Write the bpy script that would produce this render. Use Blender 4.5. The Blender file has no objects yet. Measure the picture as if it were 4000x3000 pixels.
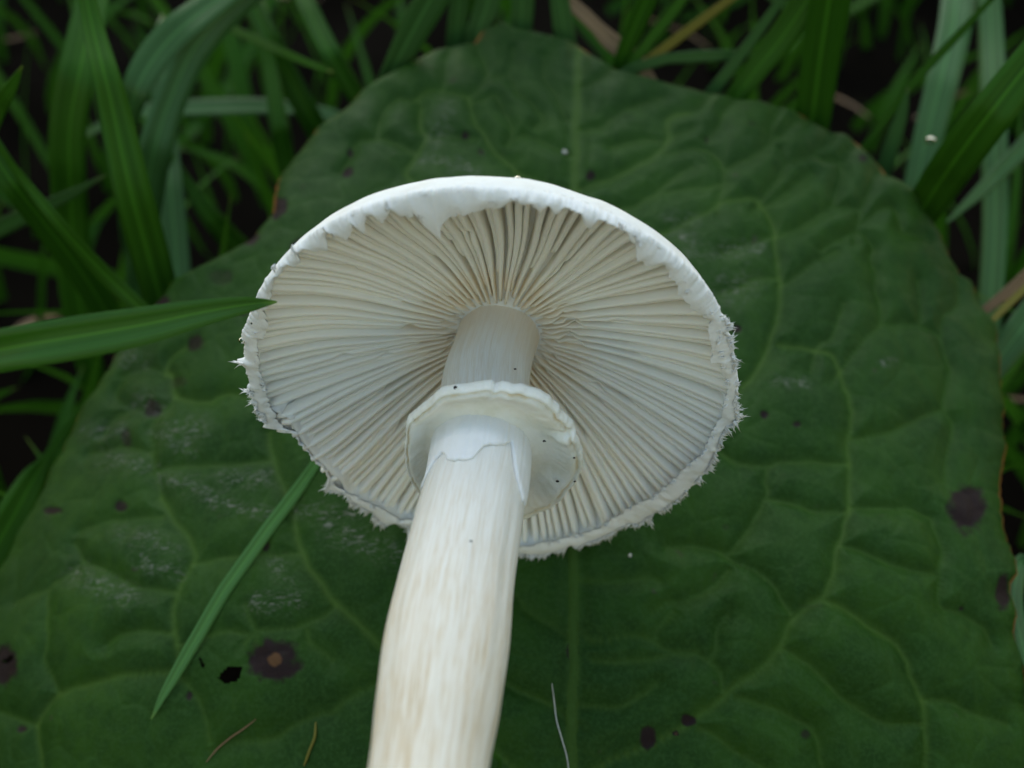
import bpy, math, random
import numpy as np
from mathutils import Vector, Matrix, kdtree, noise

random.seed(7)
rng = np.random.default_rng(7)
scene = bpy.context.scene
scene.unit_settings.system = 'METRIC'
scene.unit_settings.scale_length = 0.01          # one unit is one centimetre
COL = scene.collection
R_ = math.radians

# ------------------------------------------------------------------ camera
PITCH = R_(45)
CAM = np.array([0.0, -10.4, 14.05])
AX = np.array([1.0, 0, 0])
AU = np.array([0, math.sin(PITCH), math.cos(PITCH)])
AB = np.array([0, -math.cos(PITCH), math.sin(PITCH)])
HFOV = R_(50)
F = 2000 / math.tan(HFOV / 2)                     # focal length in photograph pixels (4000 wide)
cd = bpy.data.cameras.new('camera')
cam = bpy.data.objects.new('camera', cd)
COL.objects.link(cam)
cd.sensor_width = 36
cd.angle = HFOV
cd.clip_start = 0.1
cd.clip_end = 20000
cam.location = CAM.tolist()
cam.rotation_euler = (math.pi / 2 - PITCH, 0, 0)
cd.dof.use_dof = True
cd.dof.focus_distance = 14.6
cd.dof.aperture_fstop = cd.lens * 1e-3 / 0.26
scene.camera = cam

# ------------------------------------------------------------------ sky and sun (overcast)
SUN_EL, SUN_AZ = R_(55), R_(-14)                  # behind the leaf tip, a little to the left
w = bpy.data.worlds.new('World')
scene.world = w
w.use_nodes = True
nt = w.node_tree
nt.nodes.clear()
sky = nt.nodes.new('ShaderNodeTexSky')
sky.sky_type = 'NISHITA'
sky.sun_disc = False
sky.sun_elevation = SUN_EL
sky.sun_rotation = SUN_AZ
sky.air_density = 2.8
sky.dust_density = 1.0
sky.ozone_density = 1.0
bg = nt.nodes.new('ShaderNodeBackground')
bg.inputs["Strength"].default_value = 0.14
wo = nt.nodes.new('ShaderNodeOutputWorld')
nt.links.new(sky.outputs[0], bg.inputs[0])
nt.links.new(bg.outputs[0], wo.inputs[0])
sd = bpy.data.lights.new('sun', 'SUN')
sd.energy = 0.85
sd.angle = R_(50)
sd.color = (1.0, 0.98, 0.95)
sun = bpy.data.objects.new('sun', sd)
COL.objects.link(sun)
sdir = Vector((math.sin(SUN_AZ) * math.cos(SUN_EL), math.cos(SUN_AZ) * math.cos(SUN_EL), math.sin(SUN_EL)))
sun.rotation_euler = sdir.to_track_quat('Z', 'Y').to_euler()
sun.location = (sdir * 300)[:]
scene.view_settings.view_transform = 'Standard'
scene.view_settings.look = 'None'
scene.view_settings.gamma = 1
scene.view_settings.use_curve_mapping = False
scene.view_settings.exposure = 0.28
scene.render.engine = 'CYCLES'
scene.cycles.use_denoising = True
scene.cycles.max_bounces = 10
scene.cycles.diffuse_bounces = 6


# ------------------------------------------------------------------ helpers
def ray(px, py):
    px = np.asarray(px, float)
    py = np.asarray(py, float)
    return AX * ((px - 2000) / F)[..., None] + AU * (-(py - 1500) / F)[..., None] - AB


def at_depth(px, py, d):
    return CAM + ray(px, py) * np.asarray(d, float)[..., None]


def at_z(px, py, z):
    r = ray(px, py)
    t = (np.asarray(z, float) - CAM[2]) / r[..., 2]
    return CAM + r * t[..., None]


def project(P):
    q = np.asarray(P) - CAM
    d = -(q @ AB)
    return 2000 + F * (q @ AX) / d, 1500 - F * (q @ AU) / d, d


def mesh(name, V, Fc, mat=None, smooth=True, attrs=None):
    """Fc: list of faces or an (n,4) / (n,3) array."""
    me = bpy.data.meshes.new(name)
    V = np.ascontiguousarray(V, dtype=np.float32)
    if isinstance(Fc, np.ndarray):
        k = Fc.shape[1]
        n = len(Fc)
        me.vertices.add(len(V))
        me.vertices.foreach_set('co', V.ravel())
        me.loops.add(n * k)
        me.loops.foreach_set('vertex_index', Fc.astype(np.int32).ravel())
        me.polygons.add(n)
        me.polygons.foreach_set('loop_start', np.arange(0, n * k, k, dtype=np.int32))
        me.update(calc_edges=True)
    else:
        me.from_pydata(V.tolist(), [], Fc)
        me.update()
    if smooth:
        me.polygons.foreach_set('use_smooth', np.ones(len(me.polygons), dtype=bool))
    for an, av in (attrs or {}).items():
        av = np.ascontiguousarray(av, dtype=np.float32)
        if av.ndim == 1:
            me.attributes.new(an, 'FLOAT', 'POINT').data.foreach_set('value', av)
        else:
            me.attributes.new(an, 'FLOAT_VECTOR', 'POINT').data.foreach_set('vector', av.ravel())
    if mat:
        me.materials.append(mat)
    return me


def link(name, me, parent=None):
    o = bpy.data.objects.new(name, me)
    COL.objects.link(o)
    if parent is not None:
        o.parent = parent
        m = parent.matrix_basis.inverted() if parent.parent is None else Matrix.Identity(4)
        o.matrix_parent_inverse = m
    return o


def empty(name, loc):
    o = bpy.data.objects.new(name, None)
    COL.objects.link(o)
    o.empty_display_size = 0.5
    o.location = loc
    return o


def tag(o, label, cat, group=None, kind=None):
    if label:
        o['label'] = label
    if cat:
        o['category'] = cat
    if group:
        o['group'] = group
    if kind:
        o['kind'] = kind
    return o


def quads(nr, nc, wrap=False, off=0):
    i = np.arange(nr - 1)[:, None]
    j = np.arange(nc if wrap else nc - 1)[None, :]
    j2 = (j + 1) % nc
    a = i * nc + j
    b = i * nc + j2
    return np.stack([a, b, b + nc, a + nc], -1).reshape(-1, 4) + off


def spline(P, n):
    """Catmull-Rom through the rows of P, n samples."""
    P = np.asarray(P, float)
    if len(P) == 2:
        t = np.linspace(0, 1, n)[:, None]
        return P[0] * (1 - t) + P[1] * t
    Q = np.vstack([2 * P[0] - P[1], P, 2 * P[-1] - P[-2]])
    t = np.linspace(0, len(P) - 1, n)
    i = np.minimum(t.astype(int), len(P) - 2)
    f = (t - i)[:, None]
    a, b, c, d = Q[i], Q[i + 1], Q[i + 2], Q[i + 3]
    return 0.5 * (2 * b + (c - a) * f + (2 * a - 5 * b + 4 * c - d) * f ** 2 + (3 * b - a - 3 * c + d) * f ** 3)


def sm(x, a, b):
    t = np.clip((x - a) / (b - a), 0, 1)
    return t * t * (3 - 2 * t)


def vnoise(X, Y, seed=0):
    """value noise on a lattice, vectorised, about -1..1"""
    X = np.asarray(X, float)
    Y = np.asarray(Y, float)
    xi = np.floor(X).astype(np.int64)
    yi = np.floor(Y).astype(np.int64)
    fx = X - xi
    fy = Y - yi
    fx = fx * fx * (3 - 2 * fx)
    fy = fy * fy * (3 - 2 * fy)

    def h(a, b):
        n = (a * 374761393 + b * 668265263 + seed * 982451653) & 0x7fffffff
        n = ((n ^ (n >> 13)) * 1274126177) & 0x7fffffff
        return ((n ^ (n >> 16)) % 10007) / 5003.5 - 1
    return (h(xi, yi) * (1 - fx) + h(xi + 1, yi) * fx) * (1 - fy) + (h(xi, yi + 1) * (1 - fx) + h(xi + 1, yi + 1) * fx) * fy


# ------------------------------------------------------------------ materials
def new_mat(name):
    m = bpy.data.materials.new(name)
    m.use_nodes = True
    n = m.node_tree
    n.nodes.clear()
    out = n.nodes.new('ShaderNodeOutputMaterial')
    p = n.nodes.new('ShaderNodeBsdfPrincipled')
    n.links.new(p.outputs[0], out.inputs[0])
    return m, n, p, out


class NB:
    def __init__(s, n):
        s.n = n

    def node(s, t, **kw):
        x = s.n.nodes.new(t)
        for k, v in kw.items():
            setattr(x, k, v)
        return x

    def link(s, a, b):
        s.n.links.new(a, b)

    def attr(s, name):
        return s.node('ShaderNodeAttribute', attribute_name=name)

    def noise(s, vec, scale, detail=4, rough=0.55, dist=0.0):
        x = s.node('ShaderNodeTexNoise')
        x.inputs['Scale'].default_value = scale
        x.inputs['Detail'].default_value = detail
        x.inputs['Roughness'].default_value = rough
        x.inputs['Distortion'].default_value = dist
        if vec is not None:
            s.link(vec, x.inputs['Vector'])
        return x.outputs[0]

    def ramp(s, fac, a, b, lo=0.0, hi=1.0):
        x = s.node('ShaderNodeMapRange', interpolation_type='SMOOTHSTEP')
        s.link(fac, x.inputs[0])
        x.inputs[1].default_value = a
        x.inputs[2].default_value = b
        x.inputs[3].default_value = lo
        x.inputs[4].default_value = hi
        return x.outputs[0]

    def mix(s, fac, a, b):
        x = s.node('ShaderNodeMix', data_type='RGBA')
        for sock, v in ((x.inputs[0], fac), (x.inputs[6], a), (x.inputs[7], b)):
            if isinstance(v, (int, float)):
                sock.default_value = v
            elif isinstance(v, tuple):
                sock.default_value = (*v, 1)
            else:
                s.link(v, sock)
        return x.outputs[2]

    def math(s, op, a, b=None):
        x = s.node('ShaderNodeMath', operation=op)
        for sock, v in ((x.inputs[0], a), (x.inputs[1], b)):
            if v is None:
                continue
            if isinstance(v, (int, float)):
                sock.default_value = v
            else:
                s.link(v, sock)
        return x.outputs[0]

    def scalev(s, vec, v):
        x = s.node('ShaderNodeMapping')
        s.link(vec, x.inputs[0])
        x.inputs['Scale'].default_value = v
        return x.outputs[0]

    def bump(s, h, strength, dist, normal=None):
        x = s.node('ShaderNodeBump')
        x.inputs['Strength'].default_value = strength
        x.inputs['Distance'].default_value = dist
        s.link(h, x.inputs['Height'])
        if normal is not None:
            s.link(normal, x.inputs['Normal'])
        return x.outputs[0]


def obj_coord(b):
    return b.node('ShaderNodeTexCoord').outputs['Object']


def mat_white(name, a, bcol, rough=0.75, fib=26.0, sss=0.12):
    m, n, p, out = new_mat(name)
    b = NB(n)
    co = obj_coord(b)
    f1 = b.noise(co, 3.0, 5)
    f2 = b.noise(co, fib, 4, 0.65)
    c = b.mix(b.ramp(f1, 0.42, 0.68), a, bcol)
    b.link(c, p.inputs['Base Color'])
    p.inputs['Roughness'].default_value = rough
    p.inputs['Specular IOR Level'].default_value = 0.25
    p.inputs['Subsurface Weight'].default_value = sss
    p.inputs['Subsurface Radius'].default_value = (1.0, 0.75, 0.5)
    p.inputs['Subsurface Scale'].default_value = 0.12
    b.link(b.bump(f2, 0.35, 0.03), p.inputs['Normal'])
    return m


M_CAP = mat_white('cap_skin', (0.84, 0.84, 0.82), (0.78, 0.77, 0.73), fib=30)
M_VEIL = mat_white('veil_wool', (0.86, 0.86, 0.85), (0.80, 0.80, 0.78), fib=45, rough=0.9)
M_RING = mat_white('ring_skin', (0.84, 0.84, 0.79), (0.76, 0.75, 0.66), fib=18)
_n = NB(M_RING.node_tree)
_p = M_RING.node_tree.nodes['Principled BSDF']
_src = _p.inputs['Base Color'].links[0].from_socket
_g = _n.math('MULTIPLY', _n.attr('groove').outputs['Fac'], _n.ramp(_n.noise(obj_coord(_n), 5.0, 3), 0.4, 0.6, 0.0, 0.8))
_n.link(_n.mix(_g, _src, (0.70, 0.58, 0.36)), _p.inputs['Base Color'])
M_SHEATH = mat_white('sheath_skin', (0.86, 0.86, 0.86), (0.82, 0.82, 0.81), fib=40)


def mat_gill():
    m, n, p, out = new_mat('gill_flesh')
    b = NB(n)
    g = b.attr('gill')
    sx = b.node('ShaderNodeSeparateXYZ')
    b.link(g.outputs['Vector'], sx.inputs[0])
    rr = b.noise(obj_coord(b), 7.0, 4)
    c = b.mix(b.ramp(sx.outputs[0], 0.0, 0.6), (0.88, 0.74, 0.53), (0.90, 0.87, 0.79))
    c = b.mix(b.ramp(rr, 0.5, 0.75, 0, 0.5), c, (0.89, 0.83, 0.70))
    c = b.mix(b.math('MULTIPLY', sx.outputs[1], 0.5), c, (0.91, 0.90, 0.86))
    b.link(c, p.inputs['Base Color'])
    p.inputs['Roughness'].default_value = 0.7
    p.inputs['Specular IOR Level'].default_value = 0.2
    p.inputs['Subsurface Weight'].default_value = 0.15
    p.inputs['Subsurface Radius'].default_value = (1.0, 0.7, 0.4)
    p.inputs['Subsurface Scale'].default_value = 0.05
    b.link(b.bump(b.noise(obj_coord(b), 40.0, 3), 0.25, 0.015), p.inputs['Normal'])
    p.inputs['Subsurface Weight'].default_value = 0.2
    tr = b.node('ShaderNodeBsdfTranslucent')
    b.link(b.mix(0.6, c, (0.95, 0.90, 0.76)), tr.inputs[0])
    mx = b.node('ShaderNodeMixShader')
    mx.inputs[0].default_value = 0.06
    b.link(p.outputs[0], mx.inputs[1])
    b.link(tr.outputs[0], mx.inputs[2])
    b.link(mx.outputs[0], out.inputs[0])
    return m


M_GILL = mat_gill()


def mat_stem():
    m, n, p, out = new_mat('stem_fibres')
    b = NB(n)
    a = b.attr('fib')
    sx = b.node('ShaderNodeSeparateXYZ')
    b.link(a.outputs['Vector'], sx.inputs[0])
    v1 = b.scalev(a.outputs['Vector'], (1, 1, 0.045))
    s1 = b.noise(v1, 20.0, 5, 0.7)
    s2 = b.noise(v1, 55.0, 4, 0.7)
    v2 = b.scalev(a.outputs['Vector'], (1, 1, 0.5))
    blot = b.noise(v2, 2.2, 3)
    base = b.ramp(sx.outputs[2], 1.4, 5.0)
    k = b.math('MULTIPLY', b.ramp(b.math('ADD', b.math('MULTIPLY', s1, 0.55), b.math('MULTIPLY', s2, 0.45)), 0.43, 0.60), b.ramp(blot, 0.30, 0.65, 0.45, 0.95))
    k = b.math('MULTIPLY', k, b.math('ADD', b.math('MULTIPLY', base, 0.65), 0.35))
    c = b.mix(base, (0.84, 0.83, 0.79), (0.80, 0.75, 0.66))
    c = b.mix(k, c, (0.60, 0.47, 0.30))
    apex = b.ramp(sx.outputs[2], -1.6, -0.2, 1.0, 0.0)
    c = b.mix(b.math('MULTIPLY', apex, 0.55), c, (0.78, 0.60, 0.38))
    b.link(c, p.inputs['Base Color'])
    p.inputs['Roughness'].default_value = 0.55
    p.inputs['Specular IOR Level'].default_value = 0.35
    p.inputs['Subsurface Weight'].default_value = 0.12
    p.inputs['Subsurface Radius'].default_value = (1.0, 0.7, 0.45)
    p.inputs['Subsurface Scale'].default_value = 0.15
    b.link(b.bump(b.math('ADD', s2, s1), 0.5, 0.03), p.inputs['Normal'])
    return m


M_STEM = mat_stem()


def mat_leaf():
    m, n, p, out = new_mat('dock_leaf_skin')
    b = NB(n)
    co = obj_coord(b)
    vein = b.attr('vein').outputs['Fac']
    spot = b.attr('spot').outputs['Fac']
    scar = b.attr('scar').outputs['Fac']
    edge = b.attr('edge').outputs['Fac']
    fine = b.attr('fine').outputs['Fac']
    n1 = b.noise(co, 0.55, 4)
    n2 = b.noise(co, 3.5, 5, 0.6)
    n3 = b.noise(co, 16.0, 4, 0.7)
    c = b.mix(b.ramp(n1, 0.35, 0.65), (0.011, 0.044, 0.003), (0.020, 0.066, 0.004))
    c = b.mix(b.ramp(n2, 0.40, 0.75, 0, 0.55), c, (0.009, 0.036, 0.006))
    c = b.mix(b.ramp(n3, 0.42, 0.65, 0, 0.5), c, (0.031, 0.083, 0.017))
    c = b.mix(b.math('MULTIPLY', fine, 0.35), c, (0.038, 0.098, 0.014))
    c = b.mix(b.math('MULTIPLY', vein, 0.50), c, (0.072, 0.140, 0.020))
    # purplish freckles with their own shapes
    fr = b.ramp(b.noise(co, 2.1, 3, 0.5), 0.71, 0.80, 0, 0.6)
    c = b.mix(fr, c, (0.050, 0.028, 0.030))
    sp = b.math('MULTIPLY', spot, b.ramp(n3, 0.2, 0.5, 0.8, 1.0))
    c = b.mix(b.ramp(b.math('MULTIPLY', sp, b.ramp(n2, 0.25, 0.6, 0.7, 1.0)), 0.08, 0.85), c, b.mix(n3, (0.008, 0.004, 0.005), (0.026, 0.014, 0.014)))
    c = b.mix(b.ramp(spot, 1.1, 2.0, 0, 0.7), c, (0.13, 0.065, 0.025))
    st = b.noise(b.scalev(co, (0.6, 1.9, 1.0)), 11.0, 6, 0.75, 1.2)
    c = b.mix(b.math('MULTIPLY', scar, b.ramp(st, 0.50, 0.66, 0, 0.9)), c, b.mix(n2, (0.10, 0.08, 0.05), (0.34, 0.35, 0.33)))
    c = b.mix(b.ramp(b.math('ADD', edge, b.math('MULTIPLY', n2, 0.3)), 0.55, 0.85), c, (0.26, 0.10, 0.028))
    b.link(c, p.inputs['Base Color'])
    b.link(b.ramp(n2, 0.3, 0.7, 0.40, 0.58), p.inputs['Roughness'])
    p.inputs['Specular IOR Level'].default_value = 0.13
    h = b.math('ADD', b.math('MULTIPLY', n3, 0.6), b.math('MULTIPLY', b.noise(co, 60.0, 2), 0.4))
    b.link(b.bump(h, 0.6, 0.035), p.inputs['Normal'])
    tr = b.node('ShaderNodeBsdfTranslucent')
    b.link(b.mix(0.5, c, (0.06, 0.16, 0.01)), tr.inputs[0])
    mx = b.node('ShaderNodeMixShader')
    mx.inputs[0].default_value = 0.12
    b.link(p.outputs[0], mx.inputs[1])
    b.link(tr.outputs[0], mx.inputs[2])
    b.link(mx.outputs[0], out.inputs[0])
    return m


M_LEAF = mat_leaf()


def mat_grass(name, a, bcol, tip, sheen=0.4, trans=0.25):
    m, n, p, out = new_mat(name)
    b = NB(n)
    g = b.attr('blade')
    sx = b.node('ShaderNodeSeparateXYZ')
    b.link(g.outputs['Vector'], sx.inputs[0])
    str_v = b.node('ShaderNodeCombineXYZ')
    b.link(b.math('MULTIPLY', sx.outputs[0], 9.0), str_v.inputs[0])
    b.link(b.math('MULTIPLY', sx.outputs[1], 1.3), str_v.inputs[1])
    b.link(b.math('MULTIPLY', sx.outputs[2], 37.0), str_v.inputs[2])
    s1 = b.noise(str_v.outputs[0], 1.0, 4, 0.6)
    c = b.mix(sx.outputs[2], a, bcol)
    c = b.mix(b.ramp(s1, 0.35, 0.7, 0, 0.6), c, tuple(0.55 * x for x in a))
    mid = b.ramp(b.math('ABSOLUTE', sx.outputs[0]), 0.0, 0.13, 1.0, 0.0)
    c = b.mix(b.math('MULTIPLY', mid, 0.5), c, tuple(min(1, 1.9 * x) for x in bcol))
    c = b.mix(b.ramp(sx.outputs[1], 0.93, 1.0, 0, 0.8), c, tip)
    b.link(c, p.inputs['Base Color'])
    p.inputs['Roughness'].default_value = 0.42
    p.inputs['Specular IOR Level'].default_value = sheen
    b.link(b.bump(s1, 0.35, 0.03), p.inputs['Normal'])
    tr = b.node('ShaderNodeBsdfTranslucent')
    b.link(c, tr.inputs[0])
    mx = b.node('ShaderNodeMixShader')
    mx.inputs[0].default_value = trans
    b.link(p.outputs[0], mx.inputs[1])
    b.link(tr.outputs[0], mx.inputs[2])
    b.link(mx.outputs[0], out.inputs[0])
    return m


M_G1 = mat_grass('grass_green', (0.028, 0.108, 0.006), (0.050, 0.160, 0.012), (0.14, 0.19, 0.03), 0.14, 0.3)
M_G2 = mat_grass('grass_sheen', (0.044, 0.130, 0.028), (0.066, 0.175, 0.048), (0.12, 0.16, 0.05), 0.32)
M_G5 = mat_grass('grass_fresh', (0.080, 0.230, 0.050), (0.11, 0.30, 0.080), (0.16, 0.28, 0.05), 0.35)
M_G6 = mat_grass('grass_glossy', (0.042, 0.160, 0.008), (0.070, 0.215, 0.016), (0.20, 0.38, 0.06), 0.4)
M_G3 = mat_grass('grass_yellow', (0.16, 0.16, 0.02), (0.24, 0.20, 0.03), (0.20, 0.12, 0.03), 0.3)
M_G4 = mat_grass('grass_straw', (0.20, 0.12, 0.06), (0.28, 0.19, 0.10), (0.15, 0.09, 0.05), 0.3)


def mat_plain(name, col, rough=0.6):
    m, n, p, out = new_mat(name)
    b = NB(n)
    f = b.noise(obj_coord(b), 14.0, 4)
    b.link(b.mix(f, tuple(0.6 * x for x in col), tuple(min(1, 1.4 * x) for x in col)), p.inputs['Base Color'])
    p.inputs['Roughness'].default_value = rough
    b.link(b.bump(f, 0.3, 0.02), p.inputs['Normal'])
    return m


M_SOIL = mat_plain('dark_soil', (0.004, 0.003, 0.002), 0.95)  # near-black colour stands in for the deep shade between the blades
M_SOIL.node_tree.nodes['Principled BSDF'].inputs['Specular IOR Level'].default_value = 0.03
M_SPECK = mat_plain('dark_grit', (0.015, 0.010, 0.010), 0.7)
M_THREAD = mat_plain('pale_thread', (0.50, 0.50, 0.46), 0.6)
m, n, p, out = new_mat('water')
p.inputs['Base Color'].default_value = (1, 1, 1, 1)
p.inputs['Transmission Weight'].default_value = 1
p.inputs['IOR'].default_value = 1.33
p.inputs['Roughness'].default_value = 0.0
M_WATER = m

# ------------------------------------------------------------------ ground
GZ = -9.0
gx = np.sort(np.concatenate([np.linspace(-45, 45, 70), [-3000, -800, -200, -90, 90, 200, 800, 3000]]))
gy = np.sort(np.concatenate([np.linspace(-25, 65, 70), [-3000, -800, -200, -70, 120, 300, 900, 3000]]))
GXX, GYY = np.meshgrid(gx, gy)
gz = GZ + 0.7 * vnoise(GXX * 0.35, GYY * 0.35, 3) + 0.25 * vnoise(GXX * 1.1, GYY * 1.1, 4)
gnd = link('ground', mesh('ground', np.stack([GXX, GYY, gz], -1).reshape(-1, 3), quads(len(gy), len(gx)), M_SOIL))
tag(gnd, 'dark soil below the grass, coloured near black to stand for deep shade', 'ground', kind='structure')

# ------------------------------------------------------------------ leaf
LT = math.tan(R_(18))
U = 4000 / 2212.0                                  # overview pixels to photograph pixels


def leaf_base(x, y):
    """height of the leaf's large form over the world plane"""
    xs = x - 1.0
    h = LT * y - 0.06
    h = h - 0.010 * xs ** 2 - 0.00016 * np.abs(xs) ** 4
    h = h - 0.078 * np.clip(-y + 0.2, 0, 4.0) ** 2 - 0.62 * np.clip(-y - 3.8, 0, None)
    h = h - 0.006 * np.clip(y - 5, 0, None) ** 2
    h = h + 0.12 * vnoise(x * 0.33 + 7, y * 0.33, 11) + 0.06 * vnoise(x * 0.8, y * 0.8 + 3, 12)
    h = h - 0.05 * np.exp(-(xs - 0.2) ** 2 / 0.5)
    return h


def on_leaf(px, py):
    r = ray(px, py)
    t = (LT * (CAM[1]) - 0.06 - CAM[2]) / (r[..., 2] - LT * r[..., 1])
    for _ in range(12):
        P = CAM + r * t[..., None]
        z = leaf_base(P[..., 0], P[..., 1])
        e = P[..., 2] - z
        t = t + e / (LT * r[..., 1] - r[..., 2] + 1e-9) * 0.9
    P = CAM + r * t[..., None]
    P[..., 2] = leaf_base(P[..., 0], P[..., 1])
    return P


LEFT = [(1930, 96), (1880, 112), (1850, 160), (1690, 190), (1560, 260), (1450, 330), (1390, 370), (1300, 440), (1230, 500), (1140, 600),
        (1085, 680), (1068, 760), (1065, 830), (960, 940), (800, 1030), (665, 1100), (600, 1180), (570, 1240), (440, 1370), (370, 1500),
        (295, 1620), (235, 1760), (150, 1930), (95, 2030), (30, 2160), (-20, 2260), (-190, 2600), (-320, 3000), (-340, 3400), (-150, 3900), (500, 4250), (1500, 4450), (2200, 4520)]
RIGHT = [(1930, 96), (1990, 104), (2100, 130), (2260, 160), (2330, 210), (2440, 270), (2600, 312), (2780, 355), (3000, 410), (3120, 440), (3220, 490),
         (3330, 530), (3400, 600), (3480, 665), (3550, 735), (3575, 760), (3610, 800), (3680, 900), (3720, 1000), (3760, 1060), (3810, 1090), (3850, 1190), (3900, 1270), (3915, 1400), (3918, 1500),
         (3940, 1700), (3925, 1800), (3908, 1900), (3920, 2010), (3955, 2120), (3980, 2190), (3970, 2240), (3950, 2280), (3975, 2350), (3965, 2440), (4000, 2560),
         (4040, 2800), (4080, 3000), (4100, 3400), (3900, 3900), (3300, 4250), (2600, 4450), (2200, 4520)]


def edge_fn(pts):
    a = np.array(pts, float)
    return lambda y: np.interp(y, a[:, 1], a[:, 0])


eL, eR = edge_fn(LEFT), edge_fn(RIGHT)
ys = np.concatenate([np.linspace(97, 240, 40), np.linspace(246, 3040, 460), np.linspace(3060, 4515, 60)])
NC = 470
ss = np.linspace(-1, 1, NC)
ss = np.sign(ss) * (np.abs(ss) ** 0.92)
PX = np.empty((len(ys), NC))
jl = 6 * vnoise(ys * 0.012, ys * 0 + 2, 5) + 3 * vnoise(ys * 0.05, ys * 0 + 9, 6)
jr = 7 * vnoise(ys * 0.012, ys * 0 + 5, 7) + 4 * vnoise(ys * 0.045, ys * 0 + 1, 8)
wd = (eR(ys) - eL(ys))
kk = np.clip(wd / 500, 0, 1)
xl, xr = eL(ys) + jl * kk, eR(ys) + jr * kk
PX = xl[:, None] + (xr - xl)[:, None] * (ss[None, :] + 1) / 2
PY = np.repeat(ys[:, None], NC, 1)
LP = on_leaf(PX, PY)


def reg(x0, y0, k, *lines):
    return [[(x0 + X / k, y0 + Y / k) for X, Y in ln] for ln in lines]


K = 1.58
MID = [(2262, 190), (2255, 320), (2250, 500), (2243, 730), (2240, 1100), (2238, 1500), (2236, 2160), (2240, 2400), (2238, 2620), (2230, 3000), (2225, 3500), (2215, 4300)]
MAJOR = reg(2600, 1950, K, [(-580, 1760), (-300, 1600), (50, 1450), (170, 1350), (330, 1250), (430, 1150), (600, 1030), (700, 900), (760, 760), (880, 660), (970, 610), (1020, 480), (1040, 330), (1090, 210), (1120, 100), (1130, 0), (1130, -40), (1125, -200), (1120, -360), (1150, -530), (1130, -580), (1090, -730), (1050, -840), (1000, -890), (880, -920), (700, -945)],
            [(980, 620), (1100, 680), (1250, 790), (1400, 880), (1470, 980), (1510, 1080), (1580, 1230), (1590, 1400), (1600, 1659), (1560, 2000)])
MAJOR += reg(2600, 1000, K, [(-300, 1400), (100, 1150), (450, 830), (570, 690), (640, 550), (690, 370), (710, 200), (690, 100), (680, 0), (670, -130), (640, -230), (600, -290), (530, -340), (350, -320), (90, -180), (-200, -40), (-560, 400)])
MAJOR += reg(1300, 0, K, [(1500, 1170), (1700, 1120), (1850, 1030), (2000, 950), (2060, 860), (2080, 740), (2200, 690)],
             [(1490, 1190), (1190, 1100), (1100, 1020), (1000, 950), (950, 870), (890, 760), (850, 640), (800, 590), (600, 570), (520, 620)],
             [(1490, 1560), (1200, 1400), (760, 1300), (470, 1110), (500, 1000), (570, 860), (540, 800), (540, 680)])
MAJOR += reg(0, 1950, K, [(1000, 0), (1060, 110), (1160, 250), (1200, 370), (1130, 520), (1080, 650), (1080, 800), (1100, 950), (1080, 1060), (800, 1080), (650, 1110), (500, 1160), (380, 1210), (290, 1300), (240, 1430), (260, 1659)],
             [(1820, 90), (1850, 290), (1950, 480), (2080, 640), (2300, 860), (2700, 1200), (3400, 1900)])
MAJOR += reg(0, 1000, K, [(3480, 1400), (2600, 1000), (1500, 870), (1300, 900), (1100, 880), (1060, 740), (1030, 730), (1060, 640), (1150, 570)],
             [(1660, 1100), (1700, 1280), (1740, 1400), (1800, 1540)])
MINOR = reg(2600, 1000, K, [(1030, 780), (1110, 670), (1200, 550), (1310, 440), (1330, 400), (1320, 300), (1290, 230), (1280, 100), (1270, 0), (1280, -60), (1180, -130), (1050, -80), (950, -30)],
            [(1330, 425), (1500, 430), (1650, 470), (1690, 520), (1730, 640), (1750, 720), (1720, 860), (1720, 960), (1770, 1040), (1770, 1130), (1730, 1250), (1720, 1400)],
            [(1720, 960), (1600, 1000), (1500, 1050), (1370, 1100), (1150, 1130)],
            [(1130, 1290), (1000, 1290), (850, 1270), (700, 1270), (620, 1300), (430, 1270), (330, 1210)],
            [(620, 1300), (610, 1400), (630, 1480), (560, 1590), (500, 1700), (420, 1810), (390, 1870), (560, 1950), (640, 2020), (710, 2100), (760, 2200)],
            [(630, 1510), (750, 1530), (900, 1570), (1130, 1580)], [(1130, 1560), (1300, 1555), (1500, 1570), (1620, 1620), (1640, 1670), (1690, 1780), (1690, 1950), (1680, 2140), (1830, 2220), (1950, 2310), (2010, 2400)],
            [(1090, 290), (1060, 400), (1010, 500), (930, 580), (890, 720)], [(710, 200), (800, 130), (900, 60), (990, 0), (1040, -30)],
            [(690, 140), (560, 150), (430, 200), (330, 250)], [(1560, 430), (1570, 300), (1560, 150)], [(1690, 500), (1720, 380), (1800, 300), (1810, 150)])
MINOR += reg(2600, 1950, K, [(0, 290), (200, 300), (320, 330), (390, 370)], [(1080, 290), (1200, 330), (1350, 380), (1500, 440), (1660, 470)],
             [(1580, 1240), (1750, 1260), (1900, 1330), (2100, 1390)], [(720, 920), (850, 1000), (950, 1100), (1050, 1200), (1200, 1310), (1350, 1380), (1560, 1400)],
             [(440, 1220), (560, 1270), (700, 1310), (850, 1380), (930, 1470), (950, 1600), (1000, 1750)], [(0, 640), (100, 640), (210, 590), (300, 520), (390, 440)],
             [(30, 960), (150, 960), (270, 1000), (330, 1080), (360, 1170)], [(380, 720), (320, 820), (310, 920), (280, 990)], [(-450, 1000), (-200, 1010), (30, 960)],
             [(-80, 700), (0, 640)], [(210, 1420), (330, 1480), (430, 1560), (600, 1659)])
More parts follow.
